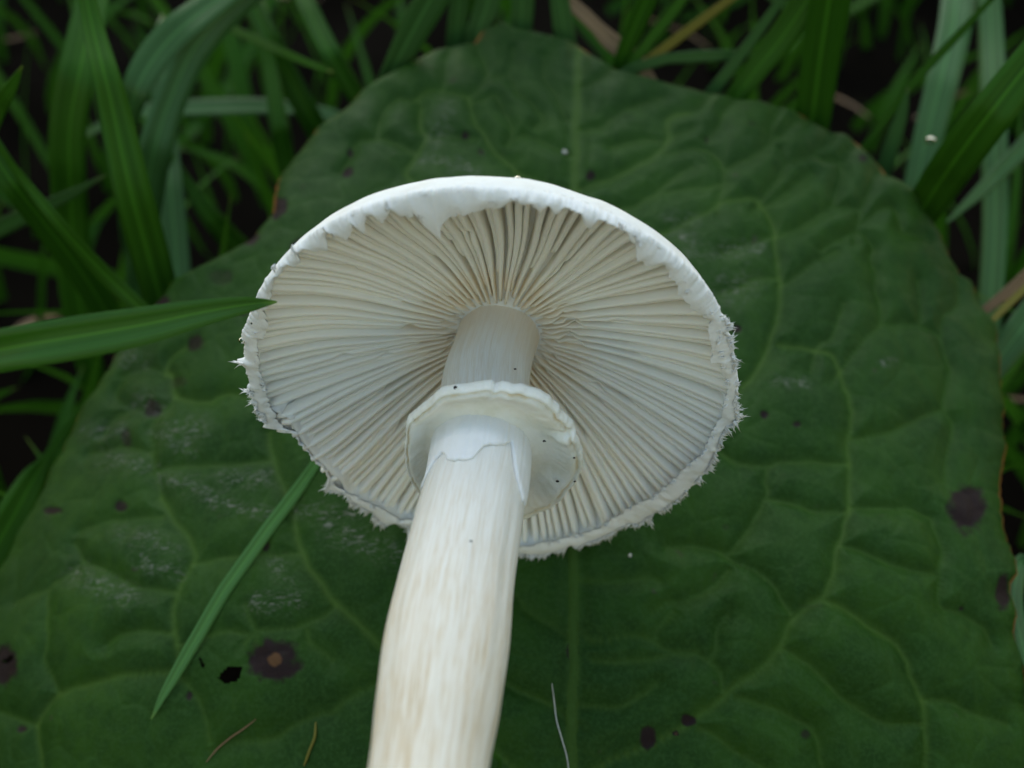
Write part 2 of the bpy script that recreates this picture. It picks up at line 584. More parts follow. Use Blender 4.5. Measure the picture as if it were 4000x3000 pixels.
MINOR += reg(2600, 0, K, [(0, 950), (200, 930), (300, 960), (360, 1050), (350, 1150), (310, 1320)], [(380, 1060), (500, 980), (640, 890), (740, 800), (880, 690)],
             [(20, 740), (200, 680), (270, 590)], [(260, 870), (320, 770), (370, 680), (460, 600)],
             [(560, 1310), (600, 1240), (690, 1100), (760, 1010), (900, 960), (970, 980), (1060, 1000), (1090, 1060), (1050, 1200), (1020, 1290), (870, 1380), (720, 1450), (560, 1500), (340, 1560)],
             [(630, 900), (650, 800), (690, 700)], [(700, 930), (740, 1010)], [(1090, 1000), (1170, 900), (1230, 850)], [(1200, 1290), (1240, 1200), (1290, 1090), (1400, 1000)],
             [(1160, 1500), (1180, 1380), (1190, 1300), (1050, 1290)], [(1200, 1390), (1310, 1300), (1400, 1290), (1450, 1400), (1460, 1440), (1600, 1460)],
             [(360, 1120), (230, 1160), (0, 1190)], [(560, 1310), (640, 1270), (760, 1180), (900, 1080)], [(1030, 780), (1000, 870), (900, 960)])
MINOR += reg(1300, 0, K, [(850, 600), (950, 470), (900, 330), (880, 200)], [(1080, 460), (1150, 570), (1250, 660), (1290, 750), (1240, 800)],
             [(580, 855), (700, 850), (880, 870)], [(60, 1060), (100, 980), (150, 880), (280, 860), (400, 890), (490, 950)], [(1300, 350), (1310, 500), (1400, 650), (1450, 740)],
             [(1070, 900), (1100, 870), (1180, 850), (1330, 900), (1470, 960)], [(1500, 800), (1650, 790), (1780, 700), (1900, 660), (2050, 600)], [(1720, 920), (1850, 880), (2000, 870)],
             [(1700, 1300), (1900, 1260), (2050, 1150), (2212, 1030)], [(680, 560), (700, 420), (740, 300)], [(950, 470), (1080, 460), (1110, 300)], [(280, 860), (320, 700), (420, 620), (540, 640)],
             [(1500, 560), (1650, 480), (1720, 420)], [(2050, 880), (2212, 800)], [(850, 640), (1000, 600), (1060, 680), (1110, 800), (1090, 880)])
MINOR += reg(0, 1000, K, [(1100, 860), (1050, 930), (970, 990), (940, 1130), (960, 1300), (980, 1400), (1000, 1500)], [(950, 1330), (1100, 1310), (1300, 1290), (1500, 1290), (1660, 1270)],
             [(1060, 740), (900, 700), (760, 750)], [(960, 1000), (820, 960), (700, 1010), (640, 1100)], [(950, 1220), (760, 1190), (560, 1230)], [(760, 750), (720, 880), (820, 960)])
MINOR += reg(0, 1950, K, [(500, 200), (560, 170), (800, 120), (1000, 110)], [(470, 270), (520, 380), (620, 430), (750, 490), (850, 550)], [(310, 560), (350, 510), (500, 430)],
             [(300, 570), (290, 750), (300, 850), (290, 1000), (370, 1200)], [(1200, 400), (1350, 370), (1550, 350), (1840, 345)], [(2080, 640), (1990, 730), (1800, 790), (1590, 810), (1520, 880)],
             [(1510, 650), (1540, 740), (1570, 800)], [(680, 900), (750, 840), (900, 820), (1080, 820)], [(1590, 810), (1580, 950)], [(1900, 800), (1930, 900), (2050, 990)],
             [(2212, 1180), (2120, 1250), (2050, 1320), (1900, 1350), (1780, 1420), (1700, 1480), (1500, 1500), (1300, 1560)], [(1080, 1060), (1200, 1200), (1260, 1350), (1290, 1500)],
             [(100, 640), (300, 560)], [(0, 1300), (120, 1360), (240, 1400)], [(520, 380), (420, 470)], [(850, 550), (1080, 580)], [(1100, 900), (1350, 830), (1520, 830)])
MINOR += reg(1300, 1950, K, [(1510, 800), (1600, 880), (1850, 850), (1980, 880), (2050, 930), (2150, 970), (2212, 970)], [(1500, 500), (1700, 510), (1900, 490), (2000, 500)],
             [(1980, 880), (2000, 800), (2100, 700)], [(1520, 1280), (1750, 1300), (1900, 1220), (2000, 1150)], [(0, 1310), (80, 1240), (280, 1140)], [(1500, 880), (1250, 720), (1130, 600)],
             [(1490, 1400), (1300, 1250), (1080, 1150)])


def vein_tree(lines, step=14):
    pts, tt = [], []
    for ln in lines:
        a = np.array(ln, float)
        d = np.hypot(*np.diff(a, axis=0).T).sum()
        s = spline(a, max(4, int(d / step)))
        pts.append(s)
    P = np.vstack(pts)
    P = P + np.stack([7 * vnoise(P[:, 0] / 60, P[:, 1] / 60, 21), 7 * vnoise(P[:, 0] / 60, P[:, 1] / 60, 22)], 1)
    Wp = on_leaf(P[:, 0], P[:, 1])
    kd = kdtree.KDTree(len(Wp))
    for i, q in enumerate(Wp):
        kd.insert((q[0], q[1], 0), i)
    kd.balance()
    return kd


def dist_field(kd, XY):
    return np.array([kd.find((x, y, 0))[2] for x, y in XY])


XY = LP[..., :2].reshape(-1, 2)
dmid = dist_field(vein_tree([MID]), XY)
dmaj = dist_field(vein_tree(MAJOR), XY)
dmin = dist_field(vein_tree(MINOR), XY)
# small meshes between the traced veins
cells = rng.uniform([-16, -11], [16, 15], (1500, 2))
kdc = kdtree.KDTree(len(cells))
for i, q in enumerate(cells):
    kdc.insert((q[0], q[1], 0), i)
kdc.balance()
wx = XY + 0.12 * np.stack([vnoise(XY[:, 0] * 2, XY[:, 1] * 2, 31), vnoise(XY[:, 0] * 2, XY[:, 1] * 2, 32)], 1)
dc = np.empty(len(XY))
for i, (x, y) in enumerate(wx):
    a = kdc.find_n((x, y, 0), 2)
    dc[i] = a[1][2] - a[0][2]
dany = np.minimum(np.minimum(dmid, dmaj * 0.9), dmin)
blister = 0.17 * (1 - np.exp(-np.maximum(dany - 0.02, 0) / 0.20))
blister *= 0.85 + 0.35 * vnoise(XY[:, 0] * 0.6, XY[:, 1] * 0.6, 41)
hz = blister + 0.022 * (1 - np.exp(-dc / 0.12)) * sm(dany, 0.0, 0.25)
hz = hz + 0.012 * vnoise(XY[:, 0] * 4, XY[:, 1] * 4, 42)
hz = hz + 0.030 * np.exp(-(dmid / 0.07) ** 2) - 0.03 * np.exp(-((dmid - 0.16) / 0.08) ** 2)
vein = np.clip(np.exp(-(dmid / 0.075) ** 2) * 1.15 + 0.9 * np.exp(-(dmaj / 0.055) ** 2) + 0.55 * np.exp(-(dmin / 0.045) ** 2), 0, 1.2)
fine = np.exp(-dc / 0.05) * 0.5
# distance to the rim of the blade, in centimetres across
rowdx = np.linalg.norm(np.diff(LP, axis=1), axis=2)
cum = np.concatenate([np.zeros((len(ys), 1)), np.cumsum(rowdx, 1)], 1)
dl, dr = cum, cum[:, -1:] - cum
ed = np.minimum(dl, dr)
topd = np.linalg.norm(LP - LP[0].mean(0), axis=2)
edge = 1 - np.clip(ed / 0.15, 0, 1)
edge = np.where(np.repeat(ys[:, None] < 130, NC, 1), np.maximum(edge, 0.2), edge)
# the rim is a little crinkled and turned down
rimz = -0.10 * np.exp(-ed / 0.25) + 0.10 * np.exp(-ed / 0.5) * vnoise(np.repeat(ys[:, None], NC, 1) * 0.012, np.sign(dl - dr) * 3.0, 43)
# spots: (px, py, rx, ry, strength, tan centre)
SPOTS = [(1075, 2580, 118, 98, 1, 1), (3765, 1995, 85, 105, 1, .55), (3905, 2330, 36, 75, 1, 0), (30, 2600, 60, 90, 1, .5), (1095, 830, 42, 52, 1, 0), (985, 945, 45, 36, 1, 0),
         (1175, 985, 42, 36, .9, 0), (1360, 685, 26, 30, .9, 0), (3365, 630, 22, 20, .9, 0), (3575, 725, 36, 40, 1, .2), (2870, 1300, 26, 22, .9, 0), (2980, 1632, 20, 20, .9, 0),
         (3105, 1668, 22, 15, .8, 0), (2232, 2545, 24, 34, 1, .5), (2530, 2885, 36, 50, 1, 0), (2690, 2815, 34, 26, .9, 0), (2640, 2865, 36, 34, .2, 1.6), (770, 1350, 44, 40, .7, 0), (600, 1600, 40, 40, .7, 0),
         (640, 1190, 30, 30, .9, 0), (220, 2005, 44, 18, 1, .4), (480, 1985, 34, 24, .8, 0), (2305, 695, 22, 18, .8, 0), (1820, 535, 20, 16, .8, 0), (1370, 600, 14, 18, .8, 0), (1770, 325, 14, 14, .5, 0),
         (90, 2850, 22, 16, .9, .2), (1040, 2135, 20, 26, .8, 0), (3145, 2870, 26, 26, .6, 0), (1990, 2160, 20, 16, .4, 0), (2930, 500, 16, 10, .6, 0), (2760, 550, 10, 18, .7, 0), (700, 1500, 50, 26, .5, 0), (500, 1720, 26, 40, .6, 0),
         (3750, 2380, 12, 12, .8, 0), (3170, 2370, 70, 12, .3, 0), (2830, 2070, 20, 16, .4, 0), (950, 1240, 60, 14, .5, 0), (870, 1100, 60, 40, .5, 0), (1880, 610, 14, 20, .6, .6), (740, 2720, 14, 20, .8, 0)]
spot = np.zeros(PX.shape)
nx = 0.16 * vnoise(PX / 30, PY / 30, 51) + 0.10 * vnoise(PX / 11, PY / 11, 52)
for (a, b_, rx, ry, s, tn) in SPOTS:
    q = np.hypot((PX - a) / rx, (PY - b_) / ry) + nx
    spot = np.maximum(spot, s * (1 - sm(q, 0.55, 1.15)))
    if tn:
        q2 = np.hypot((PX - a) / (rx * 0.33), (PY - b_) / (ry * 0.33)) + nx * 1.5
        spot = np.where(q2 < 1.2, np.maximum(spot, 2.0 * min(1, tn * 1.05) * (1 - sm(q2, 0.5, 1.2))), spot)
SCARS = [((780, 1680), (650, 1700), 60), ((620, 1690), (740, 1760), 46), ((640, 1860), (760, 1920), 46), ((760, 1900), (850, 1970), 46), ((850, 1970), (1060, 2018), 34), ((880, 1880), (1040, 1870), 50),
         ((1180, 2000), (1380, 2030), 44), ((420, 1800), (560, 1830), 50), ((340, 1700), (480, 1690), 46), ((480, 2090), (660, 2140), 50), ((560, 2200), (700, 2230), 46), ((1080, 2210), (1130, 2280), 40),
         ((1000, 2360), (1160, 2350), 50), ((1300, 2080), (1540, 2180), 60), ((620, 1600), (560, 1580), 60), ((470, 1400), (560, 1420), 50), ((2700, 1000), (2960, 980), 46), ((2820, 1150), (2880, 1120), 90),
         ((3030, 1500), (3150, 1510), 30), ((3440, 1430), (3480, 1425), 22), ((1660, 640), (1850, 680), 40), ((2640, 930), (2700, 960), 40), ((1700, 560), (1760, 440), 50), ((300, 2250), (500, 2330), 60), ((2700, 860), (2620, 870), 40)]
scar = np.zeros(PX.shape)
for (a, b_, r) in SCARS:
    a, b_ = np.array(a, float), np.array(b_, float)
    t = np.clip(((PX - a[0]) * (b_[0] - a[0]) + (PY - a[1]) * (b_[1] - a[1])) / ((b_ - a) @ (b_ - a)), 0, 1)
    dd = np.hypot(PX - a[0] - t * (b_[0] - a[0]), PY - a[1] - t * (b_[1] - a[1])) / r
    scar = np.maximum(scar, np.exp(-dd ** 2 * 1.6))
hz = hz.reshape(PX.shape) * (1 - np.exp(-ed / 0.12)) + rimz
hz = hz - 0.02 * np.clip(spot, 0, 1)
LN = np.array([0, -math.sin(R_(18)), math.cos(R_(18))])
LP = LP + hz[..., None] * LN
HOLES = [[(848, 2655), (866, 2632), (890, 2607), (925, 2603), (954, 2607), (957, 2630), (938, 2668), (905, 2676), (880, 2680), (868, 2668)],
         [(777, 2570), (792, 2568), (806, 2588), (816, 2606), (800, 2622), (786, 2612), (776, 2590)],
         [(8, 2590), (40, 2565), (74, 2560), (60, 2590), (30, 2606)]]


def in_poly(px, py, poly):
    inside = np.zeros(px.shape, bool)
    j = len(poly) - 1
    for i in range(len(poly)):
        xi, yi = poly[i]
        xj, yj = poly[j]
        c = ((yi > py) != (yj > py)) & (px < (xj - xi) * (py - yi) / (yj - yi + 1e-12) + xi)
        inside ^= c
        j = i
    return inside


# vertices close to a hole's rim move onto it, so that the rim is clean
hole = np.zeros(PX.shape, bool)
for poly in HOLES:
    hole |= in_poly(PX, PY, poly)
leaf_faces = quads(len(ys), NC)
keep = ~(hole.ravel()[leaf_faces].all(1))
leaf_faces = leaf_faces[keep]
LV = LP.reshape(-1, 3)
# underside: a second sheet joined round the rim
TH = 0.028
nv = len(LV)
under = LV - LN * TH
ring_idx = np.concatenate([np.arange(NC), np.arange(1, len(ys)) * NC + NC - 1, (len(ys) - 1) * NC + np.arange(NC - 2, -1, -1), np.arange(len(ys) - 2, 0, -1) * NC])
rim_f = np.stack([ring_idx, np.roll(ring_idx, -1), np.roll(ring_idx, -1) + nv, ring_idx + nv], -1)
allf = np.vstack([leaf_faces, leaf_faces[:, ::-1] + nv, rim_f[:, ::-1]])
d2 = lambda a: np.concatenate([a.ravel(), a.ravel()])
leaf = empty('dock_leaf', tuple(LP[-1].mean(0)))
tag(leaf, 'broad dark green dock leaf with brown spots and nibbled holes lying on the grass', 'leaf')
blade = link('leaf_blade', mesh('leaf_blade', np.vstack([LV, under]), allf, M_LEAF,
             attrs={'vein': d2(vein), 'spot': d2(spot), 'scar': d2(scar), 'edge': d2(edge), 'fine': d2(fine)}), leaf)

# midrib: a slender rounded rib let into the blade
kdl = kdtree.KDTree(len(LV))
for i, q in enumerate(LV):
    kdl.insert((q[0], q[1], 0), i)
kdl.balance()


def leaf_z(x, y):
    return LV[kdl.find((x, y, 0))[1]][2]


mp = spline(np.array(MID, float), 150)
mp[:, 0] += 5 * vnoise(mp[:, 1] / 130, mp[:, 1] * 0, 61)
mw = on_leaf(mp[:, 0], mp[:, 1])
mw[:, 2] = [leaf_z(x, y) for x, y in mw[:, :2]]
mz = mw[:, 2].copy()
for _ in range(4):
    mz[1:-1] = (mz[:-2] + 2 * mz[1:-1] + mz[2:]) / 4
mw[:, 2] = mz
tt = np.linspace(0, 1, len(mw))
hw = 0.035 + 0.075 * tt
ang = np.linspace(-math.pi, 0, 7)
mv = []
for q, h in zip(mw, hw):
    for a in ang:
        mv.append(q + np.array([h * math.cos(a), 0, 0]) + LN * (-0.8 * h * math.sin(a) * -1 * -0.5 - 0.012))
mv = np.array(mv)
link('midrib', mesh('midrib', mv, quads(len(mw), 7)[:, ::-1], M_LEAF,
     attrs={'vein': np.full(len(mv), 0.75), 'spot': np.zeros(len(mv)), 'scar': np.zeros(len(mv)), 'edge': np.zeros(len(mv)), 'fine': np.zeros(len(mv))}), leaf)

# ------------------------------------------------------------------ mushroom frame
CC = np.array([-0.29243, -0.20240, -15.00888])
CN = np.array([-0.07054, -0.69170, 0.71873])
w3 = lambda c: AX * c[0] + AU * c[1] + AB * c[2]
MC = CAM + w3(CC)
MN = w3(CN)
MN /= np.linalg.norm(MN)                          # from the cap towards the foot of the stem
MU = AX - (AX @ MN) * MN
MU /= np.linalg.norm(MU)
MV = np.cross(MN, MU)


def loc(r, th, h):
    """polar point of the cap: radius, angle, height towards the crown (negative = towards the foot)"""
    r, th, h = np.broadcast_arrays(np.asarray(r, float), np.asarray(th, float), np.asarray(h, float))
    return MC + (r * np.cos(th))[..., None] * MU + (r * np.sin(th))[..., None] * MV - h[..., None] * MN


def to_plane(pts, z=0.0, org=None):
    """photograph pixels onto the plane across the mushroom's axis, z from the rim towards the foot -> angle, radius"""
    a = np.array(pts, float)
    o = MC + MN * z if org is None else org
    r = ray(a[:, 0], a[:, 1])
    t = ((o - CAM) @ MN) / (r @ MN)
    P = CAM + r * t[:, None] - o
    return np.arctan2(P @ MV, P @ MU), np.hypot(P @ MU, P @ MV)


def polar_fn(th, r):
    o = np.argsort(th)
    th, r = th[o], r[o]
    return lambda q: np.interp((np.asarray(q) + math.pi) % (2 * math.pi) - math.pi, th, r, period=2 * math.pi)


def zt(x0, y0, pts, k=2.765):
    return [(x0 + X / k, y0 + Y / k) for X, Y in pts]


INNER = (zt(900, 650, [(320, 1550), (395, 1400), (440, 1200), (480, 1100), (570, 1040), (650, 1050), (705, 990), (690, 880), (850, 895), (925, 885), (990, 855), (1020, 690), (1110, 730), (1190, 735), (1260, 700), (1300, 610), (1390, 680), (1440, 520), (1520, 510), (1600, 560), (1680, 490), (1700, 420), (1790, 480), (1900, 480), (1940, 430)])
         + zt(1600, 650, [(20, 470), (100, 520), (180, 570), (285, 630), (300, 550), (380, 460), (600, 435), (760, 410), (830, 400), (1000, 390), (1100, 360), (1300, 370), (1420, 440), (1500, 400), (1600, 480), (1720, 410), (1860, 500), (1980, 640), (2040, 560)])
         + zt(2200, 650, [(500, 580), (650, 670), (800, 810), (870, 950), (960, 1010), (1060, 1030), (1130, 1020), (1200, 1150), (1290, 1240), (1310, 1320), (1400, 1400), (1450, 1480), (1550, 1560), (1650, 1650)])
         + zt(2200, 1200, [(1650, 200), (1680, 400), (1720, 720), (1760, 790), (1750, 1000), (1720, 1180), (1640, 1300), (1500, 1560)])
         + zt(2000, 1700, [(1900, 320), (1700, 520), (1500, 680), (1280, 770), (1100, 900), (930, 1010), (640, 1100), (400, 1160), (90, 1200)])
         + zt(900, 1600, [(1980, 1200), (1820, 1190), (1650, 1090), (1440, 980), (1260, 880), (1110, 790), (1030, 640), (950, 560), (870, 490), (810, 420), (740, 320), (730, 240), (620, 215), (580, 190)])
         + zt(900, 1200, [(500, 1200), (420, 1020), (370, 850), (320, 700), (290, 550), (290, 420), (275, 340), (320, 200)]))
OUTER = (zt(900, 1200, [(240, 0), (160, 200), (100, 340), (150, 390), (150, 560), (60, 580), (160, 660), (190, 750), (210, 790), (170, 880), (240, 905), (210, 960), (270, 1010), (260, 1110), (350, 1140), (370, 1240), (345, 1300), (500, 1340), (620, 1310), (735, 1350), (745, 1410), (800, 1430), (815, 1520), (880, 1590)])
         + zt(900, 1600, [(960, 570), (1030, 640), (1060, 780), (1040, 850), (1110, 870), (1250, 910), (1320, 1000), (1510, 1100), (1600, 1200), (1650, 1240), (1810, 1210), (1900, 1370), (1940, 1260), (1990, 1270)])
         + zt(2000, 1700, [(60, 1290), (300, 1300), (500, 1250), (640, 1190), (740, 1200), (830, 1160), (930, 1130), (1200, 980), (1260, 960), (1370, 970), (1500, 880), (1640, 800), (1790, 710), (1900, 590), (2050, 450), (2120, 370)])
         + zt(2200, 1200, [(1620, 1659), (1720, 1400), (1790, 1280), (1860, 1260), (1900, 1200), (1870, 1020), (1895, 870), (1860, 640), (1840, 420), (1770, 240), (1840, 200), (1700, 60)]))
ti_, _r = to_plane(INNER)
lip = lambda t: 0.022 + 0.04 * sm(np.sin(t), 0.0, 0.5)   # how far the torn lip stands out from the rim, towards the foot
TI, RI = [], []
for q_, t0 in zip(INNER, ti_):
    a_, b_ = to_plane([q_], z=float(lip(t0)))
    TI.append(a_[0])
    RI.append(b_[0])
f_in = polar_fn(np.array(TI), np.array(RI))
to_, ro_ = to_plane(OUTER)
tops = np.radians(np.arange(36, 150, 6))
f_out = polar_fn(np.concatenate([to_, tops]), np.concatenate([ro_, np.full(len(tops), 3.40)]))


def rim_r(th):
    """smooth radius of the cap's margin: the traced outline without its teeth"""
    q = np.asarray(th)[..., None] + np.radians(np.linspace(-14, 14, 19))
    return np.sort(np.minimum(f_out(q), 3.40), axis=-1)[..., 5] - 0.015


foot = MC + MN * 9.2
mush = empty('mushroom', tuple(foot))
tag(mush, 'white mushroom on its side showing cream gills, ringed stem and ragged cap edge', 'mushroom')

# cap: outer skin and the flesh the gills hang from, one closed body
NT = 360
th = np.linspace(-math.pi, math.pi, NT, endpoint=False)
RR = rim_r(th)
rows = []
H_OUT, H_IN = 1.74, 1.35
for a in np.linspace(0, math.pi / 2, 26)[:-1]:     # outside, crown last
    k, h = math.cos(a), math.sin(a)
    rows.append((RR * (k ** 0.94), H_OUT * h * (1 + 0.02 * np.sin(3 * th + 1))))
rows = rows[::-1]                                  # crown -> rim
rows.append((RR * 0.992, np.full(NT, -0.015)))
rows.append((RR * 0.975, np.full(NT, 0.02)))
for q in np.linspace(0.955, 0.08, 24):
    rows.append((RR * q, H_IN * np.sqrt(np.clip(1 - (q * 1.0) ** 2, 0.0004, 1)) * 0.97))
CV = np.vstack([loc(r + 0.012 * vnoise(th * 9, th * 0 + i * 0.7, 71), th, h + 0.010 * vnoise(th * 14, th * 0 + i, 72)) for i, (r, h) in enumerate(rows)])
# seam free in angle
cap = link('cap', mesh('cap', CV, quads(len(rows), NT, wrap=True), M_CAP), mush)

# gills
NG = 144
r_lo, r_hi = 0.605, 3.34


def gill_edge(r, R):
    x = np.clip(r / R, 0, 1)
    return 1.27 * (1 - x ** 1.75) + 0.0


def flesh(r, R):
    return H_IN * np.sqrt(np.clip(1 - (r / R) ** 2, 0.0, 1)) * 0.97


def warp(r, t0):
    """sideways wander of the gills in radians: neighbours wander together"""
    s = 0.030 * vnoise(t0 * 2.0 + 3, r * 0.8, 81) + 0.003 * vnoise(t0 * 6.0, r * 1.2 + 5, 82)
    s = s + 0.05 * np.sin(t0 * 1.0 + 0.5) * sm(r, 1.6, 3.3) * 0.9
    return s


for i in range(NG):
    t0 = -math.pi + 2 * math.pi * (i + 0.22 * random.uniform(-1, 1)) / NG
    tier = i % 4
    if tier == 0:
        ra = r_lo + random.uniform(0, 0.03)
    elif tier == 2:
        ra = random.uniform(0.64, 0.80)
    else:
        ra = random.choice([random.uniform(0.8, 1.2), random.uniform(1.0, 2.0), random.uniform(0.75, 1.0)])
    Rm = float(rim_r(np.array([t0]))[0])
    rb = Rm - 0.015
    open_edge = -2.93 < t0 < -2.45                 # the torn stretch where the gills' ends are bare
    if open_edge:
        rb = max(Rm, float(f_in(np.array([t0]))[0])) + random.uniform(0.015, 0.06)
    n = 20
    q = np.linspace(0, 1, n)
    rr = ra + (rb - ra) * q
    tw = t0 + warp(rr, np.full(n, t0)) + 0.0022 * vnoise(rr * 3, np.full(n, i * 1.7), 83)
    he = gill_edge(rr, Rm) - (0.04 * sm(rr, 2.2, 2.8) if open_edge else 0.0) + 0.012 * vnoise(rr * 2.2, np.full(n, i * 3.1), 84) + (0.0 if tier in (0, 2) else 0.05)
    he = he + random.uniform(-0.02, 0.02)
    hf = np.maximum(flesh(rr, Rm), 0.12 if open_edge else 0.0)
    # gill ends: rounded up to the flesh at the stem, thinning out at the rim
    end_in = np.exp(-((rr - ra) / (0.04 if tier == 0 else 0.06)) ** 2)
    he = he + (hf - he) * end_in * 0.85
    if not open_edge:
        he = he + (hf - he) * sm(rr, rb - 0.08, rb) * 0.3
    if 0.0 < t0 < 0.75 and tier in (0, 2):         # torn gills beside the stem
        rc = 1.0 + 0.35 * t0 + random.uniform(-0.1, 0.12)
        he = he + 0.20 * np.exp(-((rr - rc) / 0.07) ** 2)
    if random.random() < 0.12:                     # nicks
        rc = random.uniform(1.2, 3.0)
        he = he + random.uniform(0.05, 0.12) * np.exp(-((rr - rc) / 0.06) ** 2)
    he = np.minimum(he, hf - 0.004)
    lean = 0.012 * random.uniform(-1, 1)
    sp_ = 2 * math.pi * rr / NG
    te = np.minimum(0.35 * sp_ + 0.003, 0.037) * random.uniform(0.85, 1.15)
    tb = np.minimum(0.44 * sp_ + 0.004, 0.052)
    V = []
    at = []
    for (hh, wdt, off, e) in ((hf + 0.03, tb, 0, 0), ((hf + he) / 2, (te + tb) / 2, lean * 0.6, 0.4), (he + 0.020, te, lean, 0.9), (he, te * 0.5, lean, 1.0)):
        V.append(loc(rr, tw + (off + wdt) / rr, hh))
        at.append(np.stack([sm(rr, 0.8, 2.2), np.full(n, e), np.full(n, i * 0.1)], 1))
    for (hh, wdt, off, e) in ((he, te * 0.5, lean, 1.0), (he + 0.020, te, lean, 0.9), ((hf + he) / 2, (te + tb) / 2, lean * 0.6, 0.4), (hf + 0.03, tb, 0, 0)):
        V.append(loc(rr, tw + (off - wdt) / rr, hh))
        at.append(np.stack([sm(rr, 0.8, 2.2), np.full(n, e), np.full(n, i * 0.1)], 1))
    VV = np.vstack(V)
    fs = quads(8, n).tolist()
    fs += [[k * n for k in range(8)], [k * n + n - 1 for k in range(7, -1, -1)]]
    link('gill', mesh('gill', VV, fs, M_GILL, attrs={'gill': np.vstack(at)}), cap)

# ragged remains of the veil round the margin
NT2 = 1440
th2 = np.linspace(-math.pi, math.pi, NT2, endpoint=False)
jag = 0.022 * vnoise(th2 * 40, th2 * 0, 91) + 0.016 * vnoise(th2 * 110, th2 * 0 + 4, 92)
fi = f_in(th2)
ri = np.where(np.sin(th2) > 0.3, np.minimum(3.24 + (fi - 3.30) * 1.5, 3.34), fi) + jag
ro = f_out(th2) + 0.010 * vnoise(th2 * 60, th2 * 0 + 8, 93) + 0.012 * vnoise(th2 * 130, th2 * 0 + 3, 94)
topm = sm(np.sin(th2), 0.25, 0.6)
ro = np.maximum(ro, ri + 0.02)
rimr = rim_r(th2)
vrows = []
lp = lip(th2)
for q in np.linspace(0, 1, 9):                     # face towards the gills' side, from the torn inner edge outwards
    r = ri + (ro - ri) * q
    h = -lp * np.cos(q * math.pi / 2) ** 0.8 - 0.03 * np.sin(math.pi * q) - 0.016 * vnoise(th2 * 14, th2 * 0 + q, 95) - 0.012 * vnoise(th2 * 34, th2 * 0 + 2 + q * 2, 96)
    vrows.append((r, h))
vrows.append((np.maximum(ro, rimr + 0.012) * 1.000, 0.035 + 0 * th2))
vrows.append((rimr + 0.016, 0.09 + 0 * th2))
vrows.append((rimr - 0.06, 0.22 + 0.03 * vnoise(th2 * 15, th2 * 0, 97)))
vrows.append((ri + (ro - ri) * 0.6, 0.03 - lp * 0.4))
vrows.append((ri + (ro - ri) * 0.02, vrows[0][1] + 0.025))
VV = np.vstack([loc(r, th2, h) for r, h in vrows])
link('veil_remnant', mesh('veil_remnant', VV, quads(len(vrows), NT2, wrap=True), M_VEIL), cap)

# woolly fibres standing off the veil's edges
fv, ff = [], []


def fibre(p0, d, ln, wd):
    d = d / np.linalg.norm(d)
    s = np.cross(d, AB)
    s /= np.linalg.norm(s)
    k = len(fv)
    bend = rng.normal(0, 0.25, 3)
    for t, ww in ((0, 1), (0.5, 0.7)):
        c = p0 + d * ln * t + bend * ln * t * t
        u2 = np.cross(d, s)
        fv.extend([c + s * wd * ww, c - s * wd * 0.5 * ww + u2 * wd * 0.86 * ww, c - s * wd * 0.5 * ww - u2 * wd * 0.86 * ww])
    fv.append(p0 + d * ln + bend * ln)
    for a in range(3):
        b_ = (a + 1) % 3
        ff.append([k + a, k + b_, k + 3 + b_, k + 3 + a])
        ff.append([k + 3 + a, k + 3 + b_, k + 6])


def tuft(t, inward, ln, spread, k):
    """wisps that start along the edge and lean together into one tip"""
    sgn = -1 if inward else 1
    edge_r = f_in if inward else f_out
    h0 = -float(lip(t)) if inward else -0.02
    rad = loc(1, t, 0) - MC
    skew = random.gauss(0, 0.35) + (-0.55 if -1.5 < t < -0.15 else 0.0)
    tip = loc(float(edge_r(t)) + sgn * ln, t + skew * ln / 3.3, h0 - 0.03 + random.gauss(0, 0.03))
    for _ in range(k):
        u = random.uniform(-1, 1)
        t2 = t + u * spread / 3.3
        p0 = np.array(loc(float(edge_r(t2)) - sgn * 0.04, t2, h0 + random.uniform(-0.03, 0.03)))
        d = tip + rng.normal(0, 0.014, 3) - p0
        fibre(p0, d, np.linalg.norm(d) * (1 - 0.35 * abs(u)) * random.uniform(0.8, 1.0), random.uniform(0.010, 0.020))


for i in range(230):
    t = random.uniform(-math.pi, 0.55)
    if -2.93 < t < -2.5:
        continue
    big = random.random() < 0.3
    tuft(t, False, random.uniform(0.05, 0.09) if big else random.uniform(0.015, 0.045), random.uniform(0.06, 0.12), 14 if big else 9)
for i in range(70):
    t = random.uniform(-math.pi, math.pi)
    if not -2.93 < t < -2.5:
        tuft(t, True, random.uniform(0.01, 0.05), random.uniform(0.02, 0.06), 6)
# the few long strands the torn edge carries
for (x, y, dx, dy, ln) in ((935, 1412, -1, 0.1, 0.16), (960, 1525, -.9, .4, 0.14), (1596, 2068, 0.15, -1, 0.3), (2850, 1272, 1, .1, .14), (2880, 1640, .6, -.7, .14), (2545, 2035, .5, -.8, .14)):
    o = at_depth(np.array(x), np.array(y), np.array(15.2))
    t_, r_ = to_plane([(x, y)])
    p0 = loc(r_[0] - 0.05, t_[0], -0.03)
    for _ in range(6):
        fibre(np.array(p0) + rng.normal(0, 0.015, 3), AX * dx + AU * dy + 0.12 * rng.normal(0, 1, 3), ln * random.uniform(0.6, 1), 0.016)
fo = link('veil_fibres', mesh('veil_fibres', np.array(fv), ff, M_VEIL), cap)
fo['kind'] = 'stuff'

